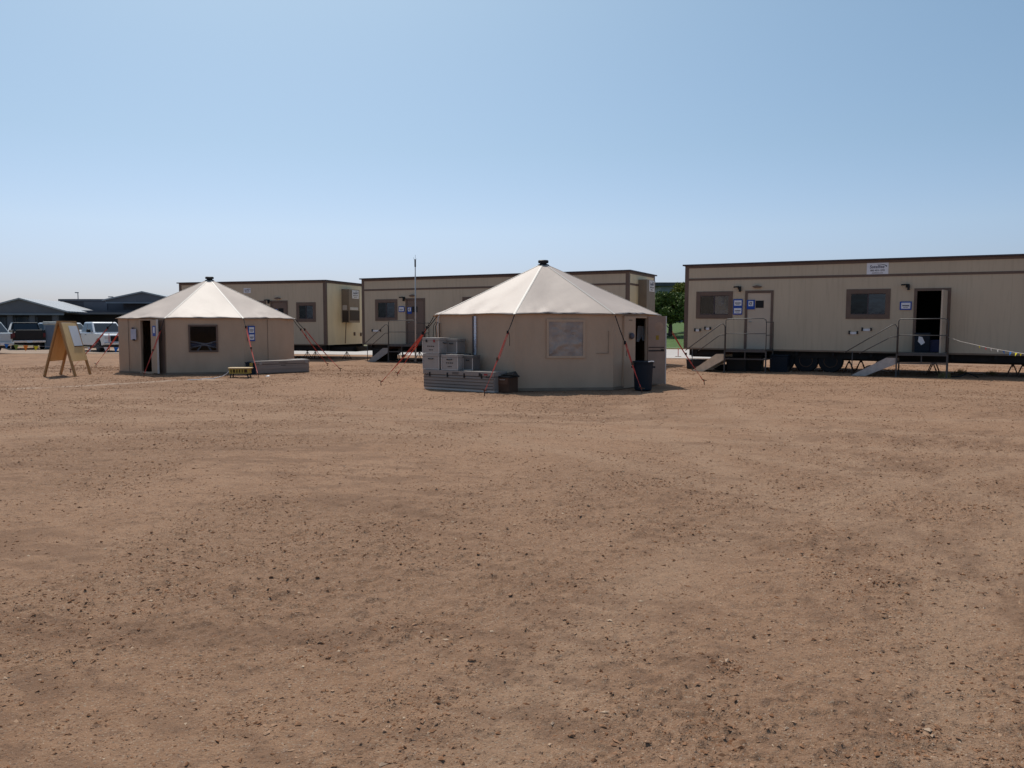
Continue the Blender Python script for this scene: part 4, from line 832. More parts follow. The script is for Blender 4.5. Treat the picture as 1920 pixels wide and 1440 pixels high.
def whitebox(label, x, y, z, sx, sy, sz, rz, marks=(), m=None, depth_handle=False):
    p = Mc @ Vector((x, y, z)); t = thing('storage_box', label, 'box', p, cr+rz, 'white latched boxes stacked on the chest')
    m = m or M['alu']
    MB().box(0, sx, 0, sy, .008, sz*.82-.002).build('box_body', m, t, bevel=.006); MB().box(-.008, sx+.008, -.008, sy+.008, sz*.82, sz).build('lid', m, t, bevel=.006)
    b = MB()
    for xx in (0, sx): b.box(xx-.010, xx+.010, -.0102, .0, .006, sz*.815)
    b.box(0.011, sx-.011, -.0102, .0, .006, .022); b.build('edge_trim', M['alu_edge'], t)
    if 'latch' in marks:
        for f, mm in ((.25, M['ink']), (.72, M['redlabel'])): MB().box(sx*f-.022, sx*f+.022, -.022, -.0085, sz*.72, sz*.88).build('latch', mm, t)
    if 'handle' in marks: b = MB(); b.tube([(sx*.36, -.005, sz*.70), (sx*.36, -.03, sz*.67), (sx*.64, -.03, sz*.67), (sx*.64, -.005, sz*.70)], .010, 6); b.build('handle', M['black'], t)
    if 'text' in marks: b = MB(); [b.box(sx*(.28+.115*i), sx*(.28+.115*i)+sx*.08, -.0035, -.0005, sz*.43, sz*.49) for i in range(4)]; [b.box(sx*(.38+.09*i), sx*(.38+.09*i)+sx*.06, -.0035, -.0005, sz*.20, sz*.26) for i in range(3)]; b.build('stencil', M['ink'], t)
    if 'side' in marks: b = MB(); b.tube([(sx+.005, sy*.35, sz*.70), (sx+.03, sy*.35, sz*.66), (sx+.03, sy*.65, sz*.66), (sx+.005, sy*.65, sz*.70)], .010, 6); b.build('handle', M['black'], t)
    return t
xL, _ = onchest(793.5, 690, .03); xM, _ = onchest(823.5, 690, .03); xN, _ = onchest(828, 690, .03); xO, _ = onchest(858.5, 690, .03)
BH = .405
whitebox('topmost white box of the stack with black and red latches', xL-.01, .03, CH+BH-.01+.012, xM-xL+.01, .42, BH, 0, ('latch', 'text', 'side'))
whitebox('white box directly under the topmost latched box', xL, .03, CH, xM-xL, .42, BH, 0, ('handle',))
whitebox('white box right of the two box stack on the chest', xN, .03, CH, xO-xN, .42, BH-.01, 0, ('handle', 'text'))
dk = mat('dark_grey_case', (.15, .135, .125), .6, .15)  # plain darker grey for the lower and right-hand cases
xP, _ = onchest(845, 650, .3)
whitebox('grey box behind the topmost white box, dark handle', xM+.005, .30, CH+BH+.002, .36, .34, BH-.03, 0, ('handle',), m=mat('grey_case', (.24, .215, .195), .6, .1))
whitebox('grey box hidden below behind the right white box', xM+.09, .47, CH, .36, .3, BH-.0, 0, (), m=dk)
whitebox('small dark grey case right of the white boxes on the chest', xO+.02, .22, CH, .30, .3, BH*.93, 0, ('handle',), m=dk)
cC = gnd(932, 736); t = thing('wooden_crate', 'dark brown crate with mesh top at the end of the long chest', 'crate', (cC.x, cC.y+.1, 0), cr)
MB().box(.03, .34, 0, .4, 0, .36).build('crate_body', M['brownbox'], t, bevel=.008); MB().box(.0, .37, -.02, .43, .36, .40).build('lid', M['bin_dark'], t, bevel=.008)
MB().box(.05, .32, -.012, -.001, .20, .34).build('front_panel', mat('brown_panel', (.13, .07, .045), .7), t); b = MB(); b.tube([(.10, -.0, .33), (.10, -.03, .31), (.24, -.03, .31), (.24, 0, .33)], .007, 6); b.build('handle', M['alu_edge'], t)
b = MB(); b.add([(-.02, .1, .42), (.4, .1, .42), (.45, .3, .38), (.30, .35, .5), (.05, .4, .45)], [(0, 1, 2, 3, 4)]); b.build('dark_tarp', M['bin_dark'], t).modifiers.new('t', 'SOLIDIFY').thickness = .01

# blue bin at the near tent door
pb = gnd(1209, 733); t = thing('waste_bin', 'tall dark blue bin in front of the near tent door', 'bin', (pb.x, pb.y+.28, 0), .1)
b = MB(); n = 20
b.lathe([(.20, 0), (.215, .02), (.245, .66), (.265, .68), (.265, .72), (.245, .72), (.235, .70), (.20, .05)], n=24); b.build('tub', M['bin_blue'], t, smooth=False)
b = MB(); b.tube([(.265*math.cos(R(k)), .265*math.sin(R(k)), .72) for k in range(0, 361, 15)], .012, 6); b.build('rim', M['bin_blue'], t, smooth=True)
b = MB(); b.tube([(.05, -.27, .725), (.14, -.25, .735), (.22, -.18, .725)], .014, 6); b.build('bag_edge', M['white'], t)
b = MB(); b.cbox((-.27, 0, .58), (.05, .12, .04)); b.cbox((.27, 0, .58), (.05, .12, .04)); b.build('handle', M['bin_blue'], t)

# boxes by the far tent
cA = gnd(480, 703.0); cB = gnd(580, 698.5); t = thing('storage_chest', 'long grey chest lying beside the far tent', 'chest', (cA.x, cA.y, 0), ang_of(cA, cB)); CL = (cB-cA).length
MB().box(0, CL, 0, .55, .03, .33).build('chest_body', M['chest'], t, bevel=.01); MB().box(-.012, CL+.012, -.014, .565, .34, .45).build('lid', M['chest'], t, bevel=.012)
for f in (.08, .94): MB().box(CL*f-.05, CL*f+.05, -.03, -.0145, .33, .42).build('latch', M['galv'], t)
b = MB(); b.box(CL*.42, CL*.58, -.017, -.0145, .385, .40); b.box(CL*.46, CL*.55, -.004, -.0005, .28, .295); b.build('stencil', M['ink'], t)
b = MB(); slats(b, CL, .05, .27, 2); b.build('side_rib', M['chest'], t)
MB().box(CL-.55, CL+.01, .08, .54, .452, .465).build('pale_cover', M['alu_edge'], t)
pc = gnd(461, 703.5); crate('storage_tote', 'navy tote with yellow lid clip between stool and long chest', 'tote', (pc.x+.12, pc.y+.3, 0), 0, .34, .36, .42, M['bin_blue'])
MB().box(-.05, .05, -.01, .0, 0, .1).build('lid_clip', M['yellow'], COL.objects['storage_tote.004'] if 'storage_tote.004' in COL.objects else None, loc=(.03, -.2, .3))
# yellow stool
ps = gnd(447, 708.5); t = thing('step_stool', 'low yellow stool with pale top in front of the far tent', 'stool', (ps.x, ps.y+.2, 0), .05)
b = MB(); b.prism([(-.36, -.1), (-.30, -.2), (.30, -.2), (.37, -.1), (.37, .12), (.30, .2), (-.30, .2), (-.36, .12)], .285, .315, 'xy'); b.build('top_board', M['paletop'], t, bevel=.006)
b = MB(); b.box(-.33, .33, -.17, -.14, .262, .284); b.box(-.30, .30, -.17, -.14, .13, .16)
for x_ in (-.28, -.2, -.1, -.02, .06, .14, .28): b.box(x_-.022, x_+.022, -.172, -.142, .16, .262)
b.box(-.33, .33, .14, .17, .262, .284); b.box(-.30, .30, .14, .17, .13, .16); b.box(-.30, -.27, -.14, .14, .13, .28); b.box(.27, .30, -.14, .14, .13, .28); b.build('slatted_apron', M['yellow'], t)
MB().box(-.26, .26, -.13, .13, .135, .26).build('inner_box', M['brownbox'], t)
for x_, y_ in ((-.25, -.13), (.25, -.13), (.25, .13), (-.25, .13)): b = MB(); b.tube([(x_, y_, .135), (x_*1.1, y_*1.1, 0)], .02, 8); b.build('leg', M['black'], t)
b = MB(); pts = [(430, 700, .2), (425, 702, .12), (415, 707, .02), (400, 710.5, .012), (385, 711, .012), (372, 712.5, .012), (352, 712.8, .012)]; b.tube([(lambda p: (p.x, p.y, z_))(gnd(u, v if z_ < .05 else 708)) for u, v, z_ in pts], .012, 6)
tag(b.build('power_cable', M['white'], smooth=True), 'pale cable running left from the yellow stool', 'cable')
p = gnd(500, 706.5); tag(MB().add([(-.06, 0, .02), (.05, -.02, .015), (.1, .04, .03), (.02, .07, .05), (-.04, .06, .02)], [(0, 1, 2, 3, 4)]).build('litter_scrap', M['white'], loc=p), 'scrap of pale litter on dirt in front of the long chest', 'litter').modifiers.new('t', 'SOLIDIFY').thickness = .01

# notices on the far tent
def tentboard(label, uvf, face, k, u0, v0, u1, v1, cx, cy, papers, icon=False):
    x0, zt = uvf(k, u0, v0); x1, zb = uvf(k, u1, v1); a, ex, n, L = face(k); c = a+ex*((x0+x1)/2)-n*.02
    t = thing('notice_board', label, 'notice board', (c.x+cx, c.y+cy, (zt+zb)/2), math.atan2(ex.y, ex.x), 'blue notice boards on trailers and tents'); mkboard(t, x1-x0, zt-zb, papers, icon); return t
tentboard('blue notice board with two white sheets on the far tent wall', uv2, f2, 1, 464, 611, 477.5, 639.5, -11.1, 29.5, [(.14, .86, .54, .92), (.14, .86, .08, .44)])
x0, zt = uv2(7, 246, 614); x1, zb = uv2(7, 257, 637); a, ex, n, L = f2(7); c = a+ex*((x0+x1)/2)-n*.03
t = thing('paper_notice', 'white paper sheet taped left of the far tent doorway', 'paper', (c.x-11.1, c.y+29.5, (zt+zb)/2), math.atan2(ex.y, ex.x)); w, h = x1-x0, zt-zb
MB().box(-w/2, w/2, -.003, .003, -h/2, h/2*.75).build('sheet', mat('blueish_paper', (.5, .5, .58), .7), t); MB().box(-w*.1, w*.3, -.02, .003, -h/2-.03, -h/2+.02).build('clip', M['ink'], t); MB().box(-w*.2, w*.1, -.02, .003, h/2*.76, h/2).build('pen_holder', M['inkblue'], t)
dw = T2.children; c = [o for o in T2.children if o.name.startswith('door') and o.type == 'EMPTY'][0]
b = MB(); b.box(dlen*.35, dlen*.85, -.03, -.021, 1.28, 1.62); o = b.build('door_notice', M['blue'], c); b = MB(); b.box(dlen*.5, dlen*.75, -.034, -.031, 1.38, 1.58); b.build('paper', M['white'], o)

# ------------------------------------------------------------------ wooden A-frame board
fl = gnd(74, 708); fr = gnd(150, 706); rl = gnd(97, 704); 
Yf = (fl.y+fr.y)/2; apex = at(110, 604.5, Yf); 
t = thing('wooden_easel', 'tall wooden A-frame board with white poster on its right side', 'A-frame board', (0, 0, 0), 0)
dback = Vector((1.05, 1.35, 0)); dback = gnd(176, 702.5)-fr
zA = apex.z; Lf, Rf = Vector((fl.x, Yf, 0)), Vector((fr.x, Yf, 0)); Ap = Vector((apex.x, Yf, zA)); B2 = Vector((dback.x, max(.9, dback.y), 0)); B2 = B2*(1.05/B2.length)
for base, sgn in ((Lf, -1), (Rf, 1)):
    for off in (Vector((0, 0, 0)), B2):
        b = MB(); b.bar(base+off+Vector((0, 0, .02)), Ap+off+Vector((sgn*.03, 0, 0)), .09, .05); b.build('leg', M['wood_frame'], t)
def plank(a0, a1, t0, t1, off, nrm, m, nm, th=.02):
    p = [a0.lerp(a1, t0), a0.lerp(a1, t1)]; q = [v+B2 for v in p]; n_ = (a1-a0).cross(B2).normalized()*nrm
    vs = [v+n_*off for v in (p[0], p[1], q[1], q[0])]; vs += [v+n_*th for v in vs]
    return MB().add(vs, [(0, 1, 2, 3), (7, 6, 5, 4), (0, 4, 5, 1), (1, 5, 6, 2), (2, 6, 7, 3), (3, 7, 4, 0)]).build(nm, m, t)
nR = -1
o1 = plank(Rf, Ap, .28, .97, .03, -1 if ((Ap-Rf).cross(B2)).x > 0 else 1, M['wood'], 'board_panel')
o2 = plank(Lf, Ap, .28, .97, .03, 1 if ((Ap-Lf).cross(B2)).x < 0 else -1, M['wood_frame'], 'board_panel')
# which way is outward for the right face
nn = (Ap-Rf).cross(B2).normalized(); sg = 1 if nn.x > 0 else -1
COL.objects.unlink(o1); bpy.data.objects.remove(o1); COL.objects.unlink(o2); bpy.data.objects.remove(o2)
plank(Rf, Ap, .28, .985, .028, sg, M['wood'], 'board_panel')
nl = (Ap-Lf).cross(B2).normalized(); sl = 1 if nl.x < 0 else -1
plank(Lf, Ap, .28, .985, .028, sl, M['wood'], 'board_panel')
a0, a1 = Rf.lerp(Ap, .55), Rf.lerp(Ap, .93); n_ = nn*sg
vs = [a0+B2*.42, a1+B2*.42, a1+B2*.97, a0+B2*.97]; MB().add([v+n_*.0505 for v in vs]+[v+n_*.054 for v in vs], [(0, 1, 2, 3), (7, 6, 5, 4), (0, 4, 5, 1), (1, 5, 6, 2), (2, 6, 7, 3), (3, 7, 4, 0)]).build('poster', M['white'], t)
b = MB(); b.bar(a0+B2*.42+n_*.06, a0+B2*.97+n_*.06, .015, .02); b.build('poster_ledge', M['ink'], t)
b = MB(); b.bar(Ap+Vector((0, -.05, .02)), Ap+B2+Vector((0, .05, .02)), .08, .06); b.build('ridge_cap', M['wood_frame'], t)

# ------------------------------------------------------------------ pennant strings
FC = {'blue': (.02, .16, .5), 'green': (.22, .28, .05), 'orange': (.8, .25, .03), 'yellow': (.75, .62, .02), 'white': (.7, .7, .7), 'red': (.6, .04, .05)}
FM_ = {k: mat('flag_'+k, v, .6, .1, 8) for k, v in FC.items()}
def pennants(label, pts, flags, size=.26):
    t = thing('pennant_string', label, 'pennant string', pts[0]); o = pts[0]
    b = MB(); b.tube([p-o for p in pts], .007, 5); b.build('rope', M['alu_edge'], t)
    tot = []
    for (f, c) in flags:
        k = f*(len(pts)-1); i = min(int(k), len(pts)-2); p = pts[i].lerp(pts[i+1], k-i)-o; d = (pts[i+1]-pts[i]).normalized(); z = random.uniform(.75, 1.05)*(1 if size > .2 else .6)
        vs = [p-d*size*.45, p+d*size*.45, p+Vector((random.uniform(-.04, .04), random.uniform(-.05, .05), -size*z))]; e = Vector((0, .006, 0))
        MB().add([*vs, *[v+e for v in vs]], [(0, 1, 2), (5, 4, 3), (0, 3, 4, 1), (1, 4, 5, 2), (2, 5, 3, 0)]).build('flag', FM_[c], t)
def lerp_px(p, n): return p
Yr = 46.5
pts = [at(u, v, Yr) for u, v in ((-60, 640), (0, 644.2), (35, 646.5), (75, 649), (110, 650.5), (140, 650.8), (175, 650.8), (206, 650.8), (240, 651.5))]
xs_ = [-60, 0, 35, 75, 110, 140, 175, 206, 240]
def fr_of(u):
    for i in range(len(xs_)-1):
        if xs_[i] <= u <= xs_[i+1]: return (i+(u-xs_[i])/(xs_[i+1]-xs_[i]))/(len(xs_)-1)
pennants('pennant string of small coloured flags in front of the parked cars', pts, [(fr_of(-20), 'red'), (fr_of(12), 'blue'), (fr_of(30), 'green'), (fr_of(48), 'orange'), (fr_of(68), 'yellow'), (fr_of(168), 'white'), (fr_of(199), 'white'), (fr_of(218), 'blue')], .34)
pts = [at(u, v, Y) for u, v, Y in ((1778, 632, 25.0), (1800, 640, 24.0), (1822, 645, 23.0), (1850, 651.5, 21.8), (1880, 657, 20.6), (1905, 661, 19.8), (1925, 664, 19.2), (1990, 672, 17.5))]
pennants('pennant string of coloured flags tied to the grey stairs at right', pts, [(.36, 'yellow'), (.42, 'red'), (.47, 'white'), (.53, 'white'), (.58, 'blue'), (.66, 'blue'), (.72, 'yellow'), (.78, 'yellow'), (.84, 'green'), (.9, 'red'), (.96, 'orange')], .15)
def post(label, p, h, m):
    t = thing('rope_post', label, 'post', p); MB().tube([(0, 0, 0), (0, 0, h)], .02, 8).build('rod', m, t); MB().lathe([(.03, h), (.034, h+.02), (0, h+.035)], n=8).build('cap', m, t); MB().box(-.15, .15, -.1, .1, 0, .03).build('base_plate', M['rust'], t)
post('red post holding the flag string in front of the white pickup', gnd(205.5, 660.5), 1.15, M['orange'])
post('red post on the concrete beside the largest trailer', gnd(1271.5, 669), .42, M['orange'])

# ------------------------------------------------------------------ vehicles
M['carglass'] = mat('car_glass', (.012, .016, .024), .05, .1, spec=.8)
def paint(nm, c, metal=0): 
    m = mat(nm, c, .32, .04, 2, metal=metal, spec=.5); m.node_tree.nodes['Principled BSDF'].inputs['Coat Weight'].default_value = .8; m.node_tree.nodes['Principled BSDF'].inputs['Coat Roughness'].default_value = .06; return m
P_white = paint('white_paint', (.76, .77, .79)); P_black = paint('black_paint', (.010, .011, .014)); P_black.node_tree.nodes['Principled BSDF'].inputs['Coat Weight'].default_value = .1; P_black.node_tree.nodes['Principled BSDF'].inputs['Specular IOR Level'].default_value = .2; P_silver = paint('silver_paint', (.48, .50, .50))
M['chrome'] = mat('chrome', (.55, .55, .56), .25, .1, metal=.9); M['lampred'] = mat('tail_lens', (.09, .008, .01), .3, .1); M['lens'] = mat('head_lens', (.6, .6, .6), .15, .1)
def vehicle(kind, name, label, loc, rz, pm, L=5.7):
    t = thing(name, label, 'pickup truck' if kind == 'pickup' else 'suv', loc, rz); W2 = .98; r = .40; fx, rx = L/2-.95, -L/2+1.15
    def archpts(cx): return [(cx+.48*math.cos(a), .40+.46*math.sin(a)) for a in [PI-PI*i/10 for i in range(11)]]
    low = [(-L/2+.05, .50)]+archpts(rx)+archpts(fx)+[(L/2-.08, .45), (L/2, .60), (L/2-.02, .98), (L/2-.15, 1.12), (1.05, 1.20), (-.60 if kind == 'pickup' else -L/2+.08, 1.22), (-L/2+.02, 1.20 if kind == 'suv' else 1.22)]
    low[0] = (-L/2+.05, .45); MB().prism(low, -W2, W2).build('body', pm, t, bevel=.05)
    cabr = -1.0 if kind == 'pickup' else -L/2+.12; ct = 1.88; tb = 1.21
    bot = [(1.15, tb), (cabr, tb)]; top = [(.45, ct), (cabr+(.22 if kind == 'pickup' else .45), ct)]
    def cab(xf, xr, xtf, xtr, y0, y1, z0, z1):
        return [(xf, -y0, z0), (xr, -y0, z0), (xr, y0, z0), (xf, y0, z0), (xtf, -y1, z1), (xtr, -y1, z1), (xtr, y1, z1), (xtf, y1, z1)]
    fc = [(0, 3, 2, 1), (4, 5, 6, 7), (0, 1, 5, 4), (1, 2, 6, 5), (2, 3, 7, 6), (3, 0, 4, 7)]
    MB().add(cab(1.15, cabr, .45, top[1][0], .93, .76, tb-.02, ct), fc).build('cab', pm, t, bevel=.06)
    def quad(pts, nm, m, par=t):
        o = MB().add(pts, [tuple(range(len(pts)))]).build(nm, m, par); o.modifiers.new('t', 'SOLIDIFY').thickness = .006; return o
    def lp(f, z): return .93+(.76-.93)*((z-tb)/(ct-tb))
    zt_, zb_ = ct-.09, tb+.05
    # windscreen, rear window
    fx_ = lambda z: 1.15+(.45-1.15)*((z-tb)/(ct-tb)); rx_ = lambda z: cabr+(top[1][0]-cabr)*((z-tb)/(ct-tb))
    quad([(fx_(zb_)+.012, -.80, zb_), (fx_(zb_)+.012, .80, zb_), (fx_(zt_)+.012, .68, zt_), (fx_(zt_)+.012, -.68, zt_)], 'windscreen', M['carglass'])
    quad([(rx_(zb_)-.012, -.78, zb_), (rx_(zb_)-.012, .78, zb_), (rx_(zt_)-.012, .66, zt_), (rx_(zt_)-.012, -.66, zt_)], 'rear_window', M['carglass'])
    cuts = [(.02, .48), (.52, .97)] if kind == 'pickup' else [(.02, .30), (.33, .62), (.65, .97)]
    for s in (-1, 1):
        for a, c in cuts:
            q_ = []
            for f, z in ((a, zb_), (c, zb_), (c, zt_), (a, zt_)):
                xf, xr = fx_(z)-.08, rx_(z)+.08; q_.append((xf+(xr-xf)*f, s*(lp(0, z)+.008), z))
            quad(q_, 'side_window', M['carglass'])
        MB().box(.62, .80, s*1.18 if s < 0 else .97, -.97 if s < 0 else 1.18, 1.22, 1.42).build('mirror', M['black'], t, bevel=.03)
        MB().box(L/2-.14, L/2+.012, min(s*.62, s*.93), max(s*.62, s*.93), .82, 1.02).build('headlight', M['lens'], t, bevel=.02)
        MB().box(-L/2-.01, -L/2+.1, min(s*.82, s*.975), max(s*.82, s*.975), .85, 1.16).build('tail_light', M['lampred'], t, bevel=.01)
        for x_ in (-.1, -.95) if kind == 'pickup' else (-.1, -1.1): MB().box(x_, x_+.16, min(s*.985, s*1.005), max(s*.985, s*1.005), 1.06, 1.09).build('door_handle', M['black'], t)
        for cx in (fx, rx):
            b = MB(); b.lathe([(r*.55, -.12), (r*.94, -.12), (r, -.08), (r, .08), (r*.94, .12), (r*.55, .12)], n=24, axis='y'); w = b.build('wheel', M['rubber'], t); w.location = (cx, s*.86, r)
            b = MB(); b.lathe([(.02, -.125), (r*.35, -.10), (r*.56, -.125), (r*.6, 0), (r*.56, .125), (r*.35, .1), (.02, .125)], n=18, axis='y'); b.build('rim', M['galv'], w)
    MB().box(L/2-.05, L/2+.014, -.58, .58, .66, 1.02).build('grille', M['black'], t); MB().box(L/2-.1, L/2+.09, -.95, .95, .45, .62).build('front_bumper', M['chrome'] if kind == 'pickup' else pm, t, bevel=.03)
    MB().box(-L/2-.1, -L/2+.08, -.95, .95, .48, .66).build('rear_bumper', M['chrome'] if kind == 'pickup' else pm, t, bevel=.03)
    MB().box(-L/2-.112, -L/2-.1001, -.16, .16, .50, .64).build('licence_plate', M['white'], t)
    if kind == 'pickup':
        for s in (-1, 1): MB().box(-L/2+.03, cabr-.04, min(s*.88, s*.97), max(s*.88, s*.97), 1.19, 1.36).build('bed_side', pm, t, bevel=.02)
        MB().box(-L/2-.012, -L/2+.05, -.80, .80, .72, 1.36).build('tailgate', pm, t, bevel=.02)
    MB().box(-L/2+.3, L/2-.3, -.8, .8, .3, .46).build('underbody', M['black'], t)
    return t
pw = gnd(188, 660); hd = R(-42)
# front wheel nearest the camera sits at the ground point pw
loc = pw - Vector((math.cos(hd)*1.9+math.sin(hd)*.86, math.sin(hd)*1.9-math.cos(hd)*.86, 0)); loc.z = 0
vehicle('pickup', 'pickup_truck', 'white pickup parked facing the far tent, front wheel visible', loc, hd, P_white)
hb = R(127); pr = gnd(54, 655.5); loc = pr + Vector((math.cos(hb)*2.2, math.sin(hb)*2.2, 0)); loc.z = 0
vehicle('pickup', 'pickup_truck', 'black pickup seen from behind beside the silver suv', loc, hb, P_black)
hs = R(172); ps_ = gnd(-42, 663.5); loc = ps_ + Vector((math.cos(hs)*1.6, math.sin(hs)*1.6+.75, 0)); loc.z = 0
vehicle('suv', 'parked_suv', 'silver suv cut off by the left edge of the picture', loc, hs, P_silver, 5.2)
vehicle('suv', 'parked_suv', 'white suv mostly hidden behind easel and white pickup', (-33.6, 60.5, .0), R(-20), P_white, 5.2)
# upright cabinet behind the easel
pc = gnd(95, 655); t = thing('portable_toilet', 'upright grey blue portable cabin with pale roof behind the easel', 'portable toilet', (pc.x, pc.y, 0), R(32))
pt = mat('cabin_blue', (.20, .24, .27), .5, .15); MB().box(-.36, .36, -.3, .4, .05, 1.72).build('cabin', pt, t, bevel=.03); MB().box(-.42, .42, -.36, .46, 1.72, 1.93).build('roof', mat('pale_plastic', (.42, .44, .42), .5), t, bevel=.05); MB().box(-.26, .22, -.325, -.301, .1, 1.65).build('door', mat('door_grey', (.12, .15, .20), .5), t, bevel=.01); MB().box(-.42, .42, -.36, .46, 0, .06).build('base', M['black'], t)

# ------------------------------------------------------------------ far buildings
M['slate'] = mat('dark_stucco', (.10, .098, .11), .85, .15, .5); M['slate2'] = mat('blue_grey_wall', (.16, .155, .17), .85, .12, .5); M['far_trim'] = mat('far_trim', (.22, .24, .27), .8, .1)
M['far_glass'] = mat('far_window', (.10, .13, .17), .2, .2, 3)
def metalroof():
    m = mat('standing_seam_roof', (.36, .37, .39), .45, .08, 1, metal=.3); t = m.node_tree; b = t.nodes['Principled BSDF']; src = b.inputs['Base Color'].links[0].from_socket
    tc = t.nodes.new('ShaderNodeTexCoord'); wv = t.nodes.new('ShaderNodeTexWave'); wv.bands_direction = 'Y'; wv.inputs['Scale'].default_value = .32; t.links.new(tc.outputs['Object'], wv.inputs['Vector'])
    mr = t.nodes.new('ShaderNodeMapRange'); mr.inputs[1].default_value = .7; mr.inputs[2].default_value = .9; t.links.new(wv.outputs['Fac'], mr.inputs[0])
    mx = t.nodes.new('ShaderNodeMix'); mx.data_type = 'RGBA'; t.links.new(mr.outputs[0], mx.inputs['Factor']); t.links.new(src, mx.inputs['A']); mx.inputs['B'].default_value = (.10, .11, .13, 1); t.links.new(mx.outputs['Result'], b.inputs['Base Color'])
    return m
M['mroof'] = metalroof()
def gable_building(label, pA, yaw, W_, L_, ze, zr, win=True, over=1.2):
    """gable wall in local xz plane (width W_ centred), building runs back along +y local"""
    t = thing('school_building', label, 'building', pA, yaw)
    MB().prism([(-W_/2+over, 1.0), (W_/2-over, 1.0), (W_/2-over, ze-.1), (-W_/2+over, ze-.1)], 2.2, L_-1).build('wall', M['slate'], t)
    MB().prism([(-W_/2, ze-.12), (W_/2, ze-.12), (W_/2, ze+.1), (0, zr), (-W_/2, ze+.1)], .2, .45).build('gable_wall', M['slate2'], t)
    for s in (-1, 1):
        MB().add([(0, 0, zr), (s*(W_/2+.4), 0, ze-.02), (s*(W_/2+.4), L_, ze-.02), (0, L_, zr), (0, 0, zr+.15), (s*(W_/2+.4), 0, ze+.13), (s*(W_/2+.4), L_, ze+.13), (0, L_, zr+.15)], [(0, 1, 2, 3), (7, 6, 5, 4), (0, 4, 5, 1), (1, 5, 6, 2), (2, 6, 7, 3), (3, 7, 4, 0)]).build('roof', M['mroof'], t)
    MB().box(-W_/2, W_/2, .02, .19, ze-.28, ze-.12).build('fascia', M['far_trim'], t)
    if win:
        for f in (-.38, -.13, .12, .38): MB().box(W_*f-.25, W_*f+.25, .5, 1.0, .8, ze-.29).build('column', M['slate2'], t)
        for f in (-.25, .0): w = MB().box(W_*f-1.0, W_*f+1.0, 2.12, 2.19, 1.3, ze-.5).build('window', M['far_glass'], t); MB().box(W_*f-.05, W_*f+.05, 2.06, 2.119, 1.3, ze-.5).build('mullion', M['far_trim'], w)
    MB().box(-W_/2+over, W_/2-over, 1.0, L_-1, ze-.2, ze-.13).build('soffit', M['slate'], t)
    return t
gable_building('dark low building with silver metal roof behind the parked cars', (-50.4, 82, 0), R(13), 8.2, 14, 3.05, 4.38)
gable_building('taller gabled building rising behind the left side of the far tent', (-41.5, 90, 0), R(10), 7.6, 16, 4.45, 5.40, False)
p0, p1 = at(120, 562, 88), at(215, 562, 88); t = thing('flat_roof_building', 'flat roofed dark block between the two gabled buildings', 'building', (p0.x, 88, 0), 0); w = p1.x-p0.x+4
MB().box(-5.5, 3, 9, 18, 1, 4.45+.2).build('wall', M['slate'], t); MB().box(-5.65, 3.15, 8.85, 18.15, 4.65, 4.9).build('parapet', M['slate2'], t); MB().box(-2.6, 0.2, 8.9, 8.99, 3.0, 4.6).build('wall_panel', M['slate2'], t); MB().box(-1.6, w+6, -1.6, 2, 2.9, 3.1).build('canopy', M['slate2'], t); MB().box(-1.6, w+4, 2.01, 8.8, 1, 3.4).build('front_wing', M['slate'], t)
wn = MB().box(5.5, 8.2, 1.94, 2.0, 1.4, 2.7).build('window', M['far_glass'], t); MB().box(6.8, 6.9, 1.9, 1.939, 1.4, 2.7).build('mullion', M['far_trim'], wn)
def light_pole(label, u, v, Y, w=.5):
    p = at(u, v, Y); t = thing('light_pole', label, 'lamp post', (p.x, Y, 0)); MB().tube([(0, 0, 0), (0, 0, p.z)], [.09, .05], 8).build('pole', M['far_trim'], t); MB().box(-w, w*.2, -.12, .12, p.z, p.z+.12).build('lamp_head', M['far_trim'], t, bevel=.03)
light_pole('taller thin lamp post above the flat roofed block', 146, 549.5, 105, .35); light_pole('short lamp post above roofline near the taller gable', 210.5, 557.5, 105, .5)
# building and trees to the right
t = thing('modern_building', 'blue grey block behind the trees beside the largest trailer', 'building', at(1222, 612, 118)*1.0-Vector((0, 0, at(1222, 612, 118).z)), R(0)); 
p0 = t.location.x; zt = at(1240, 530, 118).z
MB().box(1.2, 26, 0, 14, 1.5, zt-.5).build('wall', mat('pale_blue_cladding', (.24, .255, .29), .8, .1, .5), t); MB().box(.3, 26.4, -.8, 14.5, zt-.5, zt).build('flat_roof', M['slate'], t); MB().box(-6, 1.19, 1.5, 10, 1.5, zt-6.0).build('low_wing', M['slate'], t)
for k in range(3): wn = MB().box(2.6+k*5, 6.2+k*5, -.05, -.005, zt-3.4, zt-1.2).build('window', M['far_glass'], t); MB().box(4.3+k*5, 4.4+k*5, -.08, -.051, zt-3.4, zt-1.2).build('mullion', M['slate'], wn)
def leafmat(nm, a, b_):
    m = mat(nm, a, .7, .1, 2, spec=.25); t = m.node_tree; g = t.nodes.new('ShaderNodeNewGeometry'); cr = t.nodes.new('ShaderNodeValToRGB'); cr.color_ramp.elements[0].color = (*a, 1); cr.color_ramp.elements[1].color = (*b_, 1)
    t.links.new(g.outputs['Random Per Island'], cr.inputs[0]); t.links.new(cr.outputs[0], t.nodes['Principled BSDF'].inputs['Base Color']); return m
LM1 = leafmat('leaf_dark', (.045, .075, .018), (.15, .20, .04)); LM2 = leafmat('leaf_yellow_green', (.10, .12, .02), (.26, .25, .04))
BK = mat('bark', (.06, .045, .035), .9, .2, 6, .4, 20)
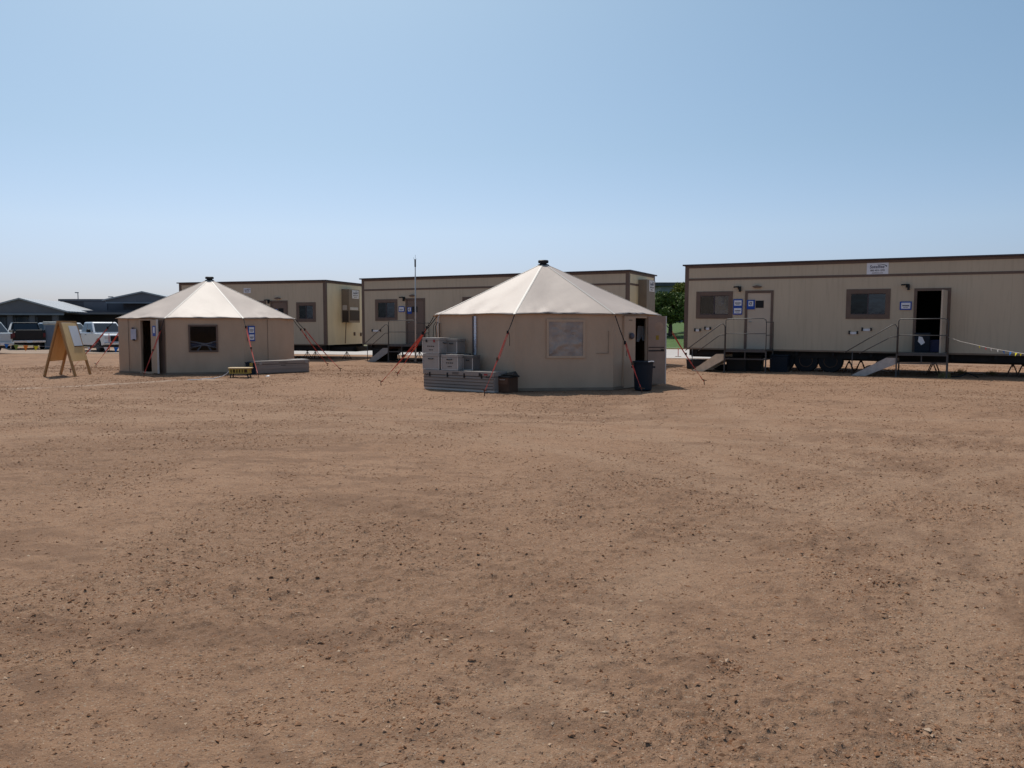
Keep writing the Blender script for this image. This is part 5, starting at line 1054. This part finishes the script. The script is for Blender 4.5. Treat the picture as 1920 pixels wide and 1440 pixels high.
def tree(label, base, h, cr_, clumps, lm, nleaf=9000, ls=.16, seed=1, th=1.8):
    rg = np.random.default_rng(seed); t = thing('shade_tree', label, 'tree', base); b = MB()
    b.tube([(0, 0, -.3), (.05, 0, th*.6), (.0, .05, th), (.1, .1, h*.6)], [.22, .17, .15, .06], 8)
    cs = []
    for i in range(clumps):
        a = rg.random()*2*PI; e = rg.random(); rr_ = cr_*(.35+.6*rg.random())*math.sin(PI*(.15+.8*e))**.5; z = th*1.0+(h-th)*(.08+.86*e)
        c = Vector((rr_*math.cos(a), rr_*math.sin(a), z)); cs.append((c, cr_*(.20+.16*rg.random())))
        b.tube([(0, 0, th*.8+(z-th)*.35), c*.55+Vector((0, 0, z*.25)), c], [.06, .035, .012], 5)
    b.build('trunk', BK, t)
    V = []; k = 0
    for i in range(nleaf):
        c, r_ = cs[rg.integers(len(cs))]; d = rg.normal(0, 1, 3); d /= np.linalg.norm(d); p = np.array(c)+d*r_*(rg.random()**.45)*np.array([1.15, 1.15, .85])
        u = rg.normal(0, 1, 3); u /= np.linalg.norm(u); w = np.cross(u, rg.normal(0, 1, 3)); w /= np.linalg.norm(w); s = ls*(.6+.8*rg.random())
        V += [p-u*s, p+w*s*.5, p+u*s, p-w*s*.5]
    V = np.array(V); q_ = np.arange(len(V)).reshape(-1, 4); o = npmesh('crown', V, q_, lm, 4, False); o.parent = t
def lawn_z(Y): return float(np.interp(Y, [57.5, 60, 66, 75, 85, 100, 125], [.02, .12, .45, .9, 1.35, 1.9, 2.3]))
Yt = 72.; p = at(1256, 630, Yt); tree('dark green tree in the gap between the middle and largest trailers', (p.x, Yt, lawn_z(Yt)), 3.6, 2.5, 34, LM1, 16000, .13, 3, 1.3)
Yt = 80.; p = at(1283, 630, Yt); tree('yellow green tree partly hidden by the end of the largest trailer', (p.x+.6, Yt, lawn_z(Yt)), 4.5, 2.3, 26, LM2, 12000, .14, 5, 1.8)
Yt = 76.; p = at(1226, 630, Yt); tree('dark tree half hidden behind the air conditioner of middle trailer', (p.x, Yt, lawn_z(Yt)), 2.9, 2.0, 22, LM1, 9000, .13, 8, 1.0)
t = thing('picnic_bench', 'dark bench on the lawn behind the gap between trailers', 'bench', (at(1262, 632, 68).x, 68, lawn_z(68))); MB().box(-1.5, 1.5, -.2, .2, .42, .48).build('seat', M['black'], t); [MB().box(x_-.05, x_+.05, -.18, .18, 0, .42).build('leg', M['black'], t) for x_ in (-1.2, 1.2)]
# tufts of weeds by the trailer
def weed(label, p, n, h, lm):
    b = MB()
    for i in range(n):
        a = random.random()*2*PI; r_ = random.random()*.22; o = Vector((r_*math.cos(a), r_*math.sin(a)*.6, 0)); tip = o+Vector((random.uniform(-.1, .1), random.uniform(-.1, .1), h*random.uniform(.4, 1)))
        b.add([o-Vector((.008, 0, 0)), o+Vector((.008, 0, 0)), tip], [(0, 1, 2)])
    tag(b.build('weed_tuft', lm, loc=p), label, 'weed', 'dry weeds by the big trailer')
WM = leafmat('dry_weed', (.16, .13, .05), (.3, .25, .10))
p = under(1772, 700, -.9); weed('dry weed tuft beside the right post of the grey stairs', p, 60, .26, WM)
p = under(1800, 700, 2.2); weed('dry weed tuft behind the looped black hose', p, 80, .2, WM)
p = under(1860, 700, 1.8); weed('dry weed tuft between hose and flag-side jack stand', p, 70, .18, WM)
